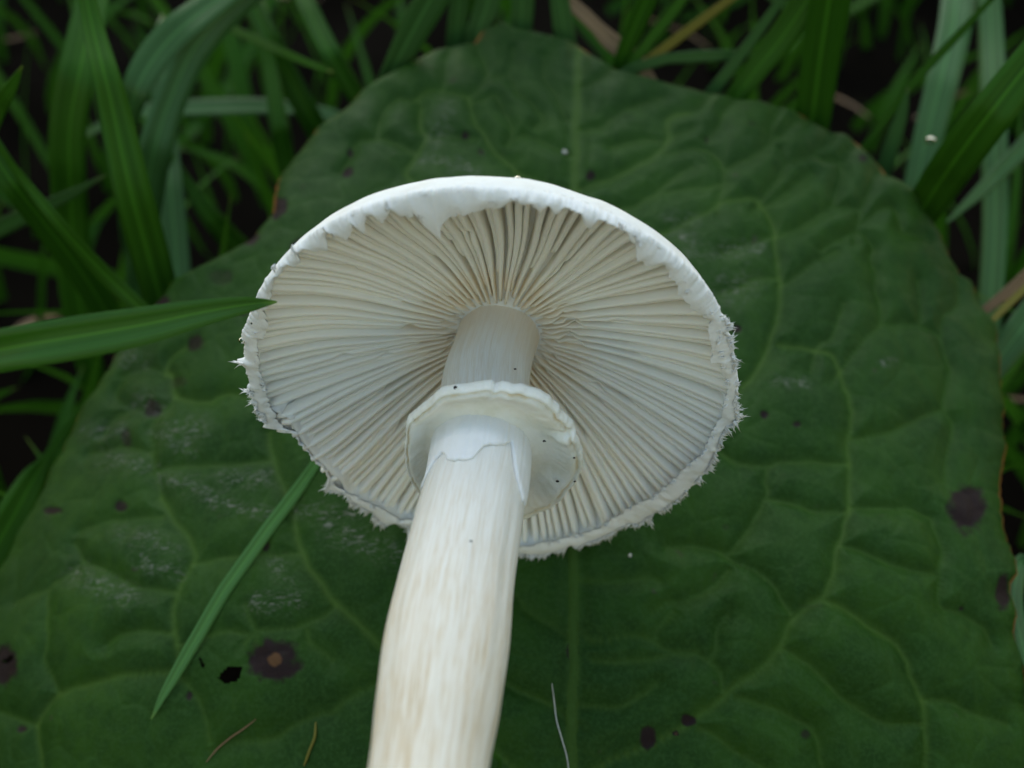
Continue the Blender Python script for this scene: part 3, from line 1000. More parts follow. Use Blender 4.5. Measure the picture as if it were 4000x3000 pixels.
# stem: (axis z, photograph x of the centre line, radius)
ST = np.array([(-1.62, 1962, 0.66), (-1.35, 1950, 0.60), (-1.0, 1930, 0.58), (-0.4, 1899, 0.60), (0.3, 1888, 0.61), (1.0, 1878, 0.62), (1.5, 1862, 0.63), (2.0, 1836, 0.655), (2.8, 1796, 0.672), (3.9, 1744, 0.690), (4.7, 1706, 0.655), (5.35, 1674, 0.615), (6.2, 1640, 0.63), (7.2, 1600, 0.70), (8.2, 1560, 0.86), (8.9, 1535, 0.80), (9.2, 1525, 0.45)])
zz = np.linspace(-1.62, 9.2, 150)
sx_ = spline(ST, 400)
cx = np.interp(zz, sx_[:, 0], sx_[:, 1])
sr = np.interp(zz, sx_[:, 0], sx_[:, 2])


def stem_axis(z):
    """world point of the centre line at axis height z"""
    z = np.asarray(z, float)
    P = MC + MN * z[..., None]
    X, Y, D = project(P)
    return P + AX * ((np.interp(z, zz, cx) - X) * D / F)[..., None]


SC = stem_axis(zz)
NS = 96
ph = np.linspace(-math.pi, math.pi, NS, endpoint=False)


def stem_pt(z, phi, dr=0.0):
    """phi = 0 faces up towards the camera, positive towards the picture's right-hand side of the stem"""
    z, phi = np.broadcast_arrays(np.asarray(z, float), np.asarray(phi, float))
    r = np.interp(z, zz, sr) + dr
    return stem_axis(z) + (r * np.sin(phi))[..., None] * MU + (r * np.cos(phi))[..., None] * MV


Zg, Pg = np.meshgrid(zz, ph, indexing='ij')
bumpy = 0.010 * vnoise(Pg * 5, Zg * 0.6, 101) + 0.006 * vnoise(Pg * 14, Zg * 0.8, 102) + 0.012 * vnoise(Pg * 1.2, Zg * 1.3, 103)
edgefade = np.minimum(1, (math.pi - np.abs(Pg)) / 0.5)
SV = stem_pt(Zg, Pg, bumpy * edgefade)
SVf = SV.reshape(-1, 3)
fib = np.stack([np.cos(Pg) * 0.65, np.sin(Pg) * 0.65, Zg], -1).reshape(-1, 3)
sf = quads(len(zz), NS, wrap=True).tolist() + [[(len(zz) - 1) * NS + k for k in range(NS)]]
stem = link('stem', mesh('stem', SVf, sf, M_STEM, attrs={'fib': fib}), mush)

# torn sheath hanging from the ring
ND = 240
phs = np.linspace(-math.pi, math.pi, ND, endpoint=False)
low = np.interp(np.degrees(phs), [-180, -110, -88, -78, -66, -52, -40, -36, -30, -20, -4, 0, 4, 9, 16, 24, 32, 40, 50, 56, 60, 66, 74, 84, 100, 180],
                [1.5, 1.6, 1.72, 1.74, 1.66, 1.52, 1.47, 1.52, 1.66, 1.70, 1.71, 1.66, 1.55, 1.45, 1.40, 1.39, 1.32, 1.22, 1.62, 1.74, 1.78, 1.86, 1.92, 1.9, 1.7, 1.5])
low = low + 0.012 * vnoise(np.degrees(phs) / 4, phs * 0, 111)
srows = []
for q in np.linspace(0, 1, 14):
    z = 0.92 + (low - 0.92) * q
    srows.append(stem_pt(z, phs, 0.034 + 0.014 * vnoise(np.degrees(phs) / 25, z * 2, 112) * q + 0.012 * (1 - q) + 0.006 * vnoise(np.degrees(phs) / 3, z * 0.8, 113)))
srows.append(stem_pt(low + 0.012, phs, 0.018))
srows.append(stem_pt(low + 0.010, phs, 0.0))
srows.append(stem_pt(low - 0.03, phs, -0.01))
link('sheath', mesh('sheath', np.vstack(srows), quads(len(srows), ND, wrap=True), M_SHEATH), stem)

# ring
RC = at_depth(np.array(1925.0), np.array(1768.0), np.array(14.33))
RC = MC + MN * 1.0 + ((RC - MC) - ((RC - MC) @ MN) * MN)
ROUT = zt(1550, 1450, [(100, 600), (115, 520), (250, 410), (370, 310), (490, 205), (620, 190), (800, 170), (1020, 140), (1060, 180), (1140, 150), (1300, 170), (1420, 205), (1560, 240), (1640, 290), (1690, 340), (1760, 400), (1770, 450), (1840, 500), (1920, 620), (1960, 720), (2000, 850), (2010, 1000), (1990, 1090), (1930, 1200), (1850, 1270), (1780, 1370), (1700, 1440), (1560, 1500), (1500, 1540), (1380, 1575), (1000, 1610), (600, 1540), (400, 1420), (100, 700), (95, 900), (130, 1100), (190, 1230), (250, 1300)])
f_ring = polar_fn(*to_plane(ROUT, org=RC))
NR = 360
tr_ = np.linspace(-math.pi, math.pi, NR, endpoint=False)
ror = f_ring(tr_) + 0.008 * vnoise(tr_ * 30, tr_ * 0, 121)
dirs = np.cos(tr_)[:, None] * MU + np.sin(tr_)[:, None] * MV
inner = stem_axis(np.full(NR, 1.0)) + dirs * 0.60
innerb = stem_axis(np.full(NR, 0.68)) + dirs * 0.58
outer = RC + dirs * ror[:, None]
prof = [(0.0, 0.02), (0.08, -0.04), (0.22, -0.09), (0.38, -0.09), (0.54, -0.03), (0.68, 0.04), (0.78, 0.085), (0.85, 0.095), (0.885, 0.05), (0.905, 0.045), (0.93, 0.075), (0.96, 0.075), (0.985, 0.045), (1.0, -0.02), (0.985, -0.08), (0.93, -0.11), (0.75, -0.15), (0.5, -0.2), (0.2, -0.28), (0.0, -0.34)]
rrows = []
for k, (t, z) in enumerate(prof):
    base = inner * (1 - t) + outer * t
    wob = 0.016 * vnoise(tr_ * 3, tr_ * 0 + t * 1.0, 122) + 0.008 * vnoise(tr_ * 16, tr_ * 0 + t * 1.5, 123) * (t > 0.8)
    pinch = np.exp(-((tr_ - 0.42) / 0.10) ** 2) * 0.05 * (t > 0.6) - np.exp(-((tr_ - 0.52) / 0.05) ** 2) * 0.06 * (t > 0.6) + np.exp(-((tr_ - 1.35) / 0.06) ** 2) * 0.03 * (t > 0.7)
    rrows.append(base + MN * (z + (wob + pinch) * (t > 0.05))[:, None])
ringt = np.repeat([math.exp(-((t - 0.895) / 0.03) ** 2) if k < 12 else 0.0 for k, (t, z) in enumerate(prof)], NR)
link('ring', mesh('ring', np.vstack(rrows), quads(len(rrows), NR, wrap=True)[:, ::-1], M_RING, attrs={'groove': ringt}), stem)

# ------------------------------------------------------------------ grass
def ribbon(C, W, tilt=0.0, facing=None, fold=0.18, nacross=5, rnd=0.5):
    """folded blade along the points C with half widths W: vertices, faces, attribute"""
    T = np.gradient(C, axis=0)
    T /= np.linalg.norm(T, axis=1)[:, None] + 1e-9
    view = (CAM - C) if facing is None else np.broadcast_to(facing, C.shape)
    S = np.cross(T, view)
    S /= np.linalg.norm(S, axis=1)[:, None] + 1e-9
    Nn = np.cross(S, T)
    if np.ndim(tilt) == 0:
        tilt = np.full(len(C), tilt)
    S2 = S * np.cos(tilt)[:, None] + Nn * np.sin(tilt)[:, None]
    N2 = np.cross(S2, T)
    a = np.linspace(-1, 1, nacross)
    V = C[:, None, :] + S2[:, None, :] * (W[:, None] * a[None, :])[..., None] + N2[:, None, :] * (W[:, None] * fold * (np.abs(a) - 0.4)[None, :])[..., None]
    al = np.linspace(0, 1, len(C))
    A = np.stack(np.broadcast_arrays(a[None, :], al[:, None], np.full((1, 1), rnd)), -1)
    return V.reshape(-1, 3), quads(len(C), nacross), A.reshape(-1, 3)


def thick(V, Fq, A, C, nacross, th):
    """gives a ribbon a back side"""
    n = len(V)
    T = np.gradient(C, axis=0)
    V3 = V.reshape(len(C), nacross, 3)
    Nn = np.cross(T, V3[:, -1] - V3[:, 0])
    Nn /= np.linalg.norm(Nn, axis=1)[:, None] + 1e-9
    B = (V3 - Nn[:, None, :] * th).reshape(-1, 3)
    nr = len(C)
    left = np.arange(nr) * nacross
    right = left + nacross - 1
    e1 = np.stack([left[:-1], left[1:], left[1:] + n, left[:-1] + n], -1)
    e2 = np.stack([right[1:], right[:-1], right[:-1] + n, right[1:] + n], -1)
    return np.vstack([V, B]), np.vstack([Fq, Fq[:, ::-1] + n, e1, e2]), np.vstack([A, A])


def traced_blade(pts, zs, mat, label, group=None, tilt=0.3, fold=0.2, depth=None, name='grass_blade', cat='grass blade', onleaf=False, edge=None, lean=0.75):
    """pts: (x, y, width) in overview pixels of the photograph; zs: heights above the ground plane at the two ends"""
    a = np.array(pts, float) * U
    n = 26
    s = spline(a, n)
    s[:, 2] = np.maximum(s[:, 2], 1.5)
    if onleaf:
        P = on_leaf(s[:, 0], s[:, 1])
        P[:, 2] = np.array([leaf_z(x, y) for x, y in P[:, :2]])
        z = P[:, 2].copy()
        for _ in range(10):
            z[1:-1] = np.maximum(z[1:-1], (z[:-2] + z[2:]) / 2)
        P = P + LN * 0.05
        P[:, 2] += z - P[:, 2] + 0.06
    elif edge is not None:                          # stands just behind the leaf's rim at this pixel
        De = float(project(on_leaf(np.array(edge[0] * U), np.array(edge[1] * U)))[2])
        P = at_depth(s[:, 0], s[:, 1], De + 0.5 + lean * (s[:, 1] - edge[1] * U) * De / F)
    elif depth is not None:
        P = at_depth(s[:, 0], s[:, 1], np.interp(np.linspace(0, 1, n), np.linspace(0, 1, len(depth)), depth))
    else:
        P = at_z(s[:, 0], s[:, 1], np.interp(np.linspace(0, 1, n), np.linspace(0, 1, len(zs)), zs))
    D = project(P)[2]
    W = s[:, 2] * D / F / 2
    if not onleaf:                                  # carry the blade on past the picture's edge to its own root and tip
        if P[0, 2] < P[-1, 2]:
            P, W, s = P[::-1].copy(), W[::-1].copy(), s[::-1].copy()
            pts = pts[::-1]
        if pts[0][2] >= 9:                          # the upper end: a tapering tip
            d = (P[0] - P[2]) / np.linalg.norm(P[0] - P[2])
            k = np.linspace(0, 1, 10)[1:]
            tip = P[0] + d * (k * 3.2)[:, None] + np.array([0, 0, -1.0]) * (k ** 2 * 1.1)[:, None]
            P = np.vstack([tip[::-1], P])
            W = np.concatenate([(W[0] * (1 - k ** 1.7) + 0.004)[::-1], W])
            pts = [(0, 0, 3)] + list(pts)
        if pts[-1][2] >= 9:                         # the lower end: down to the soil
            d = (P[-1] - P[-3]) / np.linalg.norm(P[-1] - P[-3])
            d[2] = min(d[2], -0.15)
            root = [P[-1]]
            while root[-1][2] > GZ and len(root) < 40:
                d = d * 0.86 + np.array([0, 0, -1.0]) * 0.14
                root.append(root[-1] + d / np.linalg.norm(d) * 0.6)
            root = np.array(root[1:])
            if len(root):
                W = np.concatenate([W, W[-1] * np.linspace(1, 0.55, len(root))])
                P = np.vstack([P, root])
    V, Fq, A = ribbon(P, W, tilt, fold=fold, nacross=5, rnd=random.random())
    if np.linalg.norm(pts[0][2] - 0) < pts[-1][2]:
        A[:, 1] = 1 - A[:, 1] if pts[0][2] < 9 else A[:, 1] * 0.9
    elif pts[-1][2] >= 9:
        A[:, 1] *= 0.9
    V, Fq, A = thick(V, Fq, A, P, 5, 0.012)
    o = link(name, mesh(name, V, Fq, mat, attrs={'blade': A}))
    return tag(o, label, cat, group)


G = traced_blade
# the two that touch the subject
G([(-420, 900, 84), (-230, 806, 90), (-60, 768, 92), (80, 742, 94), (200, 722, 92), (320, 700, 80), (430, 676, 58), (520, 660, 38), (570, 654, 18), (597, 652, 3)], None, M_G6,
  'long glossy grass blade whose tip overlaps the ragged edge of the mushroom cap', depth=(13.0, 12.4, 12.0, 12.3, 12.8, 13.3, 13.5), tilt=0.12, fold=0.5)
G([(700, 1000, 20), (640, 1078, 28), (560, 1185, 30), (480, 1300, 30), (410, 1420, 28), (365, 1500, 20), (333, 1563, 3)], None, M_G5,
  'short narrow grass blade lying loose on the leaf below the cap', tilt=0.2, fold=0.25, onleaf=True)
# beside the leaf's ragged flank
gl = 'upright grass blades beside the leaf'
G([(175, -60, 34), (200, 60, 48), (240, 220, 70), (280, 400, 84), (318, 540, 86), (356, 680, 78)], (5.4, 4.2, 2.0, -0.5), M_G1, 'broad bright green blade standing in front of two arching blades', gl, tilt=0.35, fold=0.3)
G([(215, -60, 70), (180, 110, 84), (150, 270, 86), (152, 420, 84), (165, 600, 80)], (3.8, 2.6, 0.6, -2.5), M_G1, 'wide dark green blade with slightly toothed edge behind the broad bright blade', gl, tilt=-0.5)
G([(560, -60, 44), (470, 0, 58), (370, 80, 72), (305, 170, 66), (280, 250, 44), (268, 320, 30)], (3.6, 3.2, 2.2, 0.6), M_G2, 'pale green blade arching over and down behind the broad bright blade', gl, tilt=-0.35)
G([(620, -70, 40), (520, 0, 60), (430, 90, 72), (375, 200, 68), (335, 320, 76), (312, 460, 70), (300, 600, 60)], (3.4, 2.8, 1.4, -1.5), M_G2, 'long curving blade with a silvery bend and dark lower half', gl, tilt=0.4)
G([(352, 210, 44), (362, 330, 50), (375, 480, 56), (388, 640, 58)], (0.6, -0.6, -2.2), M_G2, 'pale blue green blade standing straight beside the leaf flank', gl, tilt=-0.2)
G([(-60, 250, 46), (10, 370, 56), (90, 475, 62), (170, 580, 64), (240, 690, 60)], (3.6, 2.4, 0.4, -1.6), M_G1, 'thick green blade slanting down behind the blade that touches the cap', gl, tilt=0.3)
G([(0, 320, 10), (60, 400, 22), (140, 498, 30), (220, 585, 36), (310, 672, 36), (380, 740, 30)], (3.8, 2.6, 1.0, -0.3), M_G1, 'narrow green blade slanting down to the leaf edge', gl, tilt=-0.3)
G([(-50, 330, 46), (-10, 240, 40), (22, 190, 28), (48, 142, 3)], (3.0, 4.0, 4.6), M_G1, 'short pointed blade tip poking up alone', gl, tilt=0.2)
G([(-40, 510, 40), (50, 468, 36), (140, 425, 24), (228, 378, 3)], (-0.5, 0.6, 1.4), M_G2, 'pale blade lying sideways with its tip against the upright blades', gl, tilt=0.3)
G([(420, 30, 14), (500, 62, 18), (610, 112, 18), (680, 142, 14), (720, 156, 5)], (1.8, 2.2, 2.4), M_G1, 'thin blade with yellowish tip reaching out sideways above the dark gap', gl, tilt=0.1)
G([(360, 236, 36), (450, 232, 40), (560, 230, 38), (660, 236, 30)], (-1.0, -0.8, -1.0), M_G2, 'pale flat blade lying crosswise deep in the dark gap', gl, tilt=0.5)
G([(520, -40, 40), (570, 60, 50), (620, 160, 56), (680, 270, 52), (720, 360, 44)], (2.2, 1.4, 0.0, -1.6), M_G1, 'dark green blade leaning behind the leaf shoulder', gl, tilt=-0.4)
G([(640, -40, 40), (690, 70, 46), (740, 160, 46), (790, 240, 40)], (2.8, 2.0, 0.6), M_G1, 'dark green blade leaning towards the leaf shoulder', gl, tilt=0.4)
G([(580, 120, 30), (596, 230, 40), (612, 330, 44), (640, 440, 40)], (1.2, 0.2, -1.5), M_G1, 'dark upright blade beside the brown nick in the leaf edge', gl, tilt=0.4)
G([(395, 380, 20), (440, 450, 40), (490, 510, 50), (550, 570, 50)], (-0.6, -1.6, -3.0), M_G1, 'dim green blade deep in shadow below the dark gap', gl, tilt=0.2)
# behind the leaf's tip
gt = 'grass blades behind the leaf tip'
G([(975, -70, 60), (930, 0, 74), (885, 80, 64), (838, 170, 44), (800, 250, 40)], (4.0, 3.0, 1.8, 0.0), M_G2, 'broad pale blade leaning away behind the leaf shoulder near the tip', gt, tilt=0.3, edge=(850, 160), lean=0.75)
G([(1000, -60, 42), (990, 20, 44), (984, 90, 44), (980, 160, 40)], (3.6, 2.6, 1.0), M_G2, 'narrow straight pale blade next to the broad leaning one behind the leaf tip', gt, tilt=0.3, edge=(985, 80))
G([(1070, -60, 64), (1050, 20, 56), (1030, 80, 50), (1020, 150, 44)], (3.8, 2.6, 0.8), M_G2, 'widest of the upright pale blades right behind the pointed leaf tip', gt, tilt=-0.4, edge=(1030, 70))
G([(1132, -60, 50), (1128, 20, 50), (1124, 90, 44), (1120, 150, 40)], (3.6, 2.6, 1.0), M_G2, 'upright pale blade between the widest one and the one near the withered blade', gt, tilt=0.15, edge=(1125, 70))
G([(1200, -60, 36), (1212, 20, 44), (1222, 90, 48), (1228, 150, 44)], (3.6, 2.6, 0.8), M_G2, 'upright pale blade behind the leaf tip beside the withered brown blade', gt, tilt=-0.2, edge=(1222, 92))
G([(1290, 60, 30), (1320, 90, 40), (1370, 130, 40), (1400, 170, 30)], (0.9, 0.6, 0.2), M_G4, 'withered brown blade lying behind the leaf edge', gt, tilt=0.2, edge=(1330, 110), lean=0.2)
# behind the long upper edge
gr = 'grass blades behind the long curved leaf edge'
G([(1425, -60, 36), (1392, 10, 46), (1362, 80, 40), (1330, 160, 26)], (3.8, 2.8, 1.2), M_G1, 'bright blade tapering down to the leaf edge beside the yellow blade', gr, tilt=0.2, edge=(1345, 130), lean=0.75)
G([(1510, -50, 22), (1450, 30, 26), (1390, 105, 24), (1340, 170, 20)], (3.4, 2.4, 1.0), M_G1, 'narrow green blade leaning just above the yellow blade', gr, tilt=-0.2, edge=(1370, 140), lean=0.75)
G([(1630, -40, 16), (1540, 25, 20), (1460, 85, 22), (1370, 155, 20)], (3.2, 2.4, 1.2), M_G3, 'yellow dying grass blade behind the leaf edge', gr, tilt=0.2, edge=(1385, 150), lean=0.75)
G([(1720, -50, 16), (1665, 30, 22), (1610, 105, 26), (1530, 210, 30)], (3.0, 1.8, 0.0), M_G2, 'slim pale blade crossing a horizontal one', gr, tilt=0.3, edge=(1545, 190), lean=0.75)
G([(1440, 126, 24), (1510, 121, 28), (1580, 118, 22), (1640, 116, 4)], (1.4, 1.6, 1.8), M_G2, 'pale blade lying horizontal behind the leaf edge', gr, tilt=0.4, edge=(1540, 190), lean=0.3)
G([(1795, -70, 62), (1745, 0, 66), (1690, 80, 62), (1630, 155, 54), (1560, 250, 40)], (4.0, 3.0, 1.6, 0.0), M_G1, 'broad light green blade leaning beside a straight dark one', gr, tilt=-0.3, edge=(1600, 205), lean=0.75)
G([(1800, -60, 90), (1785, 40, 90), (1770, 140, 84), (1752, 280, 76)], (3.6, 2.4, 0.4), M_G1, 'broad straight dark green blade with a yellowed patch at its top', gr, tilt=0.25, edge=(1755, 250), lean=0.75)
# by the leaf's outer corner
gc = 'grass blades by the wide end of the leaf'
G([(2260, 90, 84), (2170, 205, 94), (2090, 310, 96), (2030, 395, 90), (1970, 490, 70)], (4.8, 3.8, 2.4, 0.6), M_G1, 'broad glossy green blade slanting down to the red nick in the leaf edge', gc, tilt=0.3, fold=0.25)
G([(2135, -60, 44), (2142, 100, 52), (2148, 300, 56), (2150, 480, 52), (2140, 660, 50)], (2.4, 1.0, -0.6, -2.0), M_G2, 'tall pale blade standing behind the broad glossy slanting blade', gc, tilt=-0.2)
G([(2130, 10, 12), (2060, 85, 18), (1980, 170, 20), (1900, 275, 18), (1850, 340, 16)], (4.6, 3.8, 2.6), M_G1, 'thin bright blade slanting down to the leaf edge', gc, tilt=0.2, edge=(1885, 292), lean=0.6)
G([(1962, 188, 4), (1952, 235, 20), (1935, 290, 32), (1905, 380, 36)], (4.0, 3.4, 2.0), M_G2, 'short blade with a blunt yellow tip', gc, tilt=-0.2, edge=(1925, 330), lean=0.7)
G([(2075, -60, 76), (2060, 60, 74), (2035, 170, 72), (2005, 290, 66), (1980, 400, 60)], (2.0, 1.2, -0.4), M_G2, 'wide dull blade standing back in the shade behind the blunt tipped one', gc, tilt=0.4)
G([(2240, 290, 44), (2180, 350, 40), (2120, 410, 30), (2045, 480, 6)], (0.6, 0.2, 0.0), M_G2, 'pale blade pointing to the leaf edge beneath the broad glossy blade', gc, tilt=0.3)
G([(2240, 575, 30), (2190, 620, 26), (2130, 668, 20)], (0.6, 0.3, 0.0), M_G4, 'pinkish brown withered blade touching the leaf edge', gc, tilt=0.2)
G([(2240, 600, 16), (2180, 655, 16), (2120, 715, 12)], (0.7, 0.4, 0.1), M_G3, 'thin yellow stalk below the withered blade', gc, tilt=0.2)
G([(2260, 640, 70), (2200, 720, 72), (2140, 800, 60)], (0.0, -0.4, -1.0), M_G2, 'wide pale blade partly hidden under the leaf edge', gc, tilt=0.3)
G([(2230, 1240, 16), (2208, 1210, 30), (2190, 1290, 36), (2206, 1380, 30), (2222, 1440, 20)], (-1.4, -1.3, -1.5), M_G2, 'pale scrap of grass showing past the notch in the leaf edge', gc, tilt=0.3)
G([(-60, 1260, 80), (10, 1150, 84), (70, 1040, 60), (100, 990, 20)], (-3.0, -2.4, -2.0), M_G1, 'dark blade low in the shadow under the leaf', gl, tilt=0.2)

# the rest of the sward: nobody could count it
Lpoly = [(x, y) for x, y in LEFT] + [(x, y) for x, y in RIGHT[::-1]]
foot_poly = on_leaf(np.array([q[0] for q in Lpoly], float), np.array([q[1] for q in Lpoly], float))[:, :2].tolist()
gv, gf, ga = [], [], []
off = 0
made = 0
tries = 0
while made < 2200 and tries < 14000:
    tries += 1
    outer_ring = made >= 380                        # past the picture the sward goes on
    far = random.random() < 0.55
    bx = random.uniform(-26, 26)
    by = random.uniform(-9, 40)
    if far:
        by = random.uniform(4, 40)
    if outer_ring:
        bx, by = random.uniform(-34, 34), random.uniform(-9, 58)
        if abs(bx) < 15 and by < 19:
            continue
    if vnoise(np.array(bx * 0.22), np.array(by * 0.22), 131) < random.uniform(-1.0, 0.2):
        continue
    hgt = random.uniform(5.0, 11.5) * (0.75 if random.random() < 0.5 else 1.0)
    leanx, leany = random.gauss(0, 0.42), random.gauss(0.05, 0.42)
    L = hgt
    n = 9
    q = np.linspace(0, 1, n)
    curl = random.uniform(0.4, 2.4)
    C = np.stack([bx + L * leanx * q ** curl, by + L * leany * q ** curl, GZ + L * (q - 0.22 * q ** 2 * random.uniform(0.3, 1.9))], 1)
    X, Y, D = project(C)
    if (D < 9).any():
        continue
    if outer_ring and ((X > -60) & (X < 4060) & (Y > -60) & (Y < 3060)).any():
        continue
    inside = in_poly(C[:, 0], C[:, 1], foot_poly)
    over = in_poly(X, Y, Lpoly)
    lz = leaf_base(C[:, 0], C[:, 1])
    if (inside & (C[:, 2] > lz - 0.5)).any():
        continue
    if over.any():
        LPd = project(on_leaf(X, Y))[2]
        if (over & (D < LPd + 0.3)).any():
            continue
    if (D < 14).any() and ((X > 0) & (X < 4000) & (Y > 0) & (Y < 3000)).any():
        continue
    wv = random.uniform(0.15, 0.34)
    W = wv * np.clip(1.15 * (1 - q ** 2.2), 0.02, 1) * (0.7 + 0.6 * np.minimum(q * 3, 0.5))
    fx = np.array([random.gauss(0, 1), random.gauss(-0.5, 1), random.gauss(0.6, 0.5)])
    V, Fq, A = ribbon(C, W, random.uniform(-0.6, 0.6), facing=fx, fold=0.25, nacross=3, rnd=random.random())
    gv.append(V)
    gf.append(Fq + off)
    ga.append(A)
    off += len(V)
    made += 1
grass = link('grass', mesh('grass', np.vstack(gv), np.vstack(gf), M_G1, attrs={'blade': np.vstack(ga)}))
tag(grass, 'dense dark green grass growing all round the leaf', 'grass', kind='stuff')
# matted dead blades at the bottom of the sward
gv, gf, ga = [], [], []
off = 0
for _ in range(25):
    bx, by = random.uniform(-24, 24), random.uniform(-8, 36)
    a = random.uniform(0, 2 * math.pi)
    L = random.uniform(2, 6)
    q = np.linspace(0, 1, 6)
    C = np.stack([bx + L * math.cos(a) * q, by + L * math.sin(a) * q, GZ + 0.55 + random.uniform(0, 0.8) + 0.4 * np.sin(3 * q + a)], 1)
    V, Fq, A = ribbon(C, np.full(6, random.uniform(0.05, 0.16)) * (1 - 0.7 * q ** 2), random.uniform(-0.8, 0.8), facing=np.array([0.1, 0, 1]), nacross=3, rnd=random.random())
    gv.append(V)
    gf.append(Fq + off)
    ga.append(A)
    off += len(V)
litter = link('dead_grass', mesh('dead_grass', np.vstack(gv), np.vstack(gf), M_G4, attrs={'blade': np.vstack(ga)}))
tag(litter, 'brown dead grass matted at the bottom of the sward', 'dead grass', kind='stuff')


# ------------------------------------------------------------------ small things
def tube(P, r, ns=6):
    T = np.gradient(P, axis=0)
    T /= np.linalg.norm(T, axis=1)[:, None]
    S = np.cross(T, AB)
    S /= np.linalg.norm(S, axis=1)[:, None]
    N2 = np.cross(S, T)
    a = np.linspace(0, 2 * math.pi, ns, endpoint=False)
    r = np.broadcast_to(r, (len(P),))
    V = P[:, None, :] + (S[:, None, :] * np.cos(a)[None, :, None] + N2[:, None, :] * np.sin(a)[None, :, None]) * r[:, None, None]
    return V.reshape(-1, 3), quads(len(P), ns, wrap=True)


def thread(pts, r, mat, label, lift=0.03, name='plant_fibre', cat='fibre'):
    s = spline(np.array(pts, float), 40)
    P = on_leaf(s[:, 0], s[:, 1])
    P[:, 2] = [leaf_z(x, y) + lift for x, y in P[:, :2]]
    z = P[:, 2]
    for _ in range(12):
        z[1:-1] = np.maximum(z[1:-1] * 0 + (z[:-2] + z[2:]) / 2, 0.5 * (z[:-2] + z[2:]))
    P[:, 2] = np.maximum(z, [leaf_z(x, y) + 0.4 * lift for x, y in P[:, :2]])
    V, Fq = tube(P, r * (1 - 0.6 * np.linspace(-1, 1, 40) ** 4))
    A = np.zeros((len(V), 3)) + np.array([0.3, 0.5, 0.5])
    return tag(link(name, mesh(name, V, Fq, mat, attrs={'blade': A})), label, cat)


thread([(2155, 2690), (2166, 2760), (2175, 2830), (2195, 2900), (2215, 2970), (2225, 3060)], 0.009, M_THREAD, 'fine white thread lying on the leaf beside the stem')
thread([(810, 2990), (850, 2930), (900, 2890), (950, 2860), (1005, 2825)], 0.014, M_G4, 'thin curved brown fibre lying on the leaf')
thread([(1195, 3020), (1215, 2960), (1235, 2900), (1236, 2830)], 0.022, M_G3, 'short yellowish fibre standing on the leaf next to the curved brown one')
# curled green shred under the stem
a = np.linspace(-0.6, 2.6, 24)
s = np.stack([1925 + 28 * np.sin(a * 1.3), 2975 - 26 * np.cos(a * 1.3) + 6 * a], 1)
P = at_depth(s[:, 0], s[:, 1], np.linspace(11.35, 11.6, 24))
V, Fq = tube(P, 0.016)
tag(link('plant_fibre', mesh('plant_fibre', V, Fq, M_G1, attrs={'blade': np.zeros((len(V), 3)) + 0.4})), 'tiny curled green shred clinging to the side of the stem', 'fibre')


def blob(c, r, mat, name, label, cat, group=None, squash=(1, 1, 1), rough=0.0, parent=None):
    nu, nvv = 14, 9
    V = []
    for i in range(nvv):
        t = math.pi * (i + 0.02) / (nvv - 1 + 0.04)
        for j in range(nu):
            p_ = 2 * math.pi * j / nu
            d = np.array([math.sin(t) * math.cos(p_), math.sin(t) * math.sin(p_), math.cos(t)])
            k = 1 + rough * noise.noise(Vector((d * 1.7 + c * 9).tolist()))
            V.append(c + d * r * k * np.array(squash))
    o = link(name, mesh(name, np.array(V), quads(nvv, nu, wrap=True), mat), parent)
    return tag(o, label, cat, group)


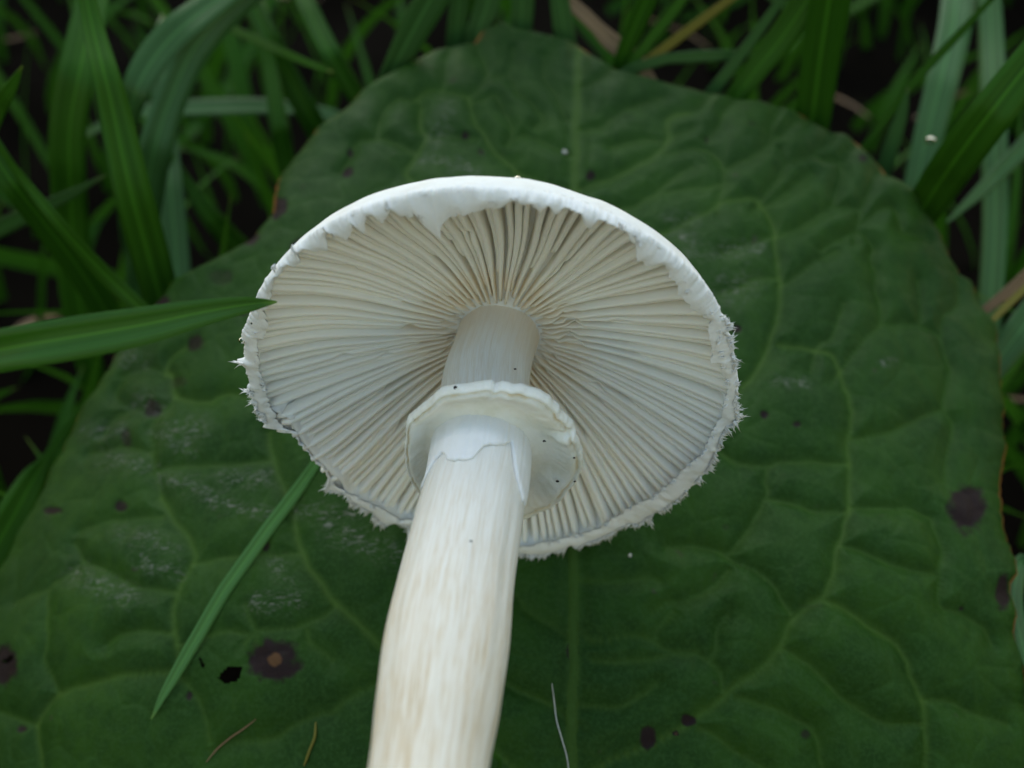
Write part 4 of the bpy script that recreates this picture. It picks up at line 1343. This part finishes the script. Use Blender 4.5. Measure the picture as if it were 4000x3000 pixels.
# droplets
d0 = loc(3.36, math.radians(88), 0.0)
P = at_depth(np.array(2022.0), np.array(702.0), np.array(13.3))
blob(P, 0.050, M_WATER, 'water_droplet', 'clear round droplet standing on the upper edge of the cap', 'droplet')
t_, r_ = to_plane([(945, 1330)])
blob(np.array(loc(r_[0], t_[0], 0.0)), 0.045, M_WATER, 'water_droplet', 'clear droplet hanging on the ragged edge below the touching grass tip', 'droplet')
P = at_z(np.array(3635.0), np.array(548.0), np.array(2.6))
blob(P, 0.08, M_WATER, 'water_droplet', 'bright dew droplet held among the grass blades beyond the leaf', 'droplet', squash=(1.25, 0.9, 0.9))
# grit on the ring, the stem and the gills
ring_z = lambda x, y: at_depth(np.array(float(x)), np.array(float(y)), np.array(1.0))


def on_axis_plane(x, y, z):
    r = ray(np.array(float(x)), np.array(float(y)))
    return CAM + r * (((MC + MN * z - CAM) @ MN) / (r @ MN))


for (x, y, z, r, lb) in ((2126, 1723, 0.96, 0.016, 'black grit speck on the middle of the ring face'), (2177, 1880, 1.0, 0.018, 'black oblong grit speck low on the ring face'),
                         (1778, 1513, 1.06, 0.020, 'dark grit speck on the upper lip of the ring'), (2245, 1881, 1.03, 0.012, 'tiny dark speck at the outer lip of the ring'),
                         (2243, 1788, 1.02, 0.012, 'tiny grey speck inside the groove of the ring')):
    blob(on_axis_plane(x, y, z + 0.075), r, M_SPECK, 'grit_speck', lb, 'speck', rough=0.8, squash=(1.2, 0.8, 1))
for (z, phi, r, lb) in ((-0.15, 0.75, 0.014, 'dark grit speck on the stem just above the ring'), (2.95, 0.25, 0.013, 'small dark speck half way down the stem')):
    blob(stem_pt(z, phi, 0.004), r, M_SPECK, 'grit_speck', lb, 'speck', rough=0.8, squash=(1.3, 0.7, 0.7))
t_, r_ = to_plane([(990, 1244)])
blob(np.array(loc(r_[0], t_[0], -0.10)), 0.012, M_SPECK, 'grit_speck', 'tiny dark speck on the white edge of the cap under the grass tip', 'speck', rough=0.6)
for (x, y, r, lb) in ((2205, 598, 0.045, 'white grain resting on the leaf beside the midrib above the cap'), (2458, 2190, 0.03, 'pale grain resting on the leaf under the cap')):
    P = on_leaf(np.array(float(x)), np.array(float(y)))
    P[2] = leaf_z(P[0], P[1]) + r * 0.5
    blob(P, r, M_THREAD, 'pale_grain', lb, 'grain', rough=0.7)
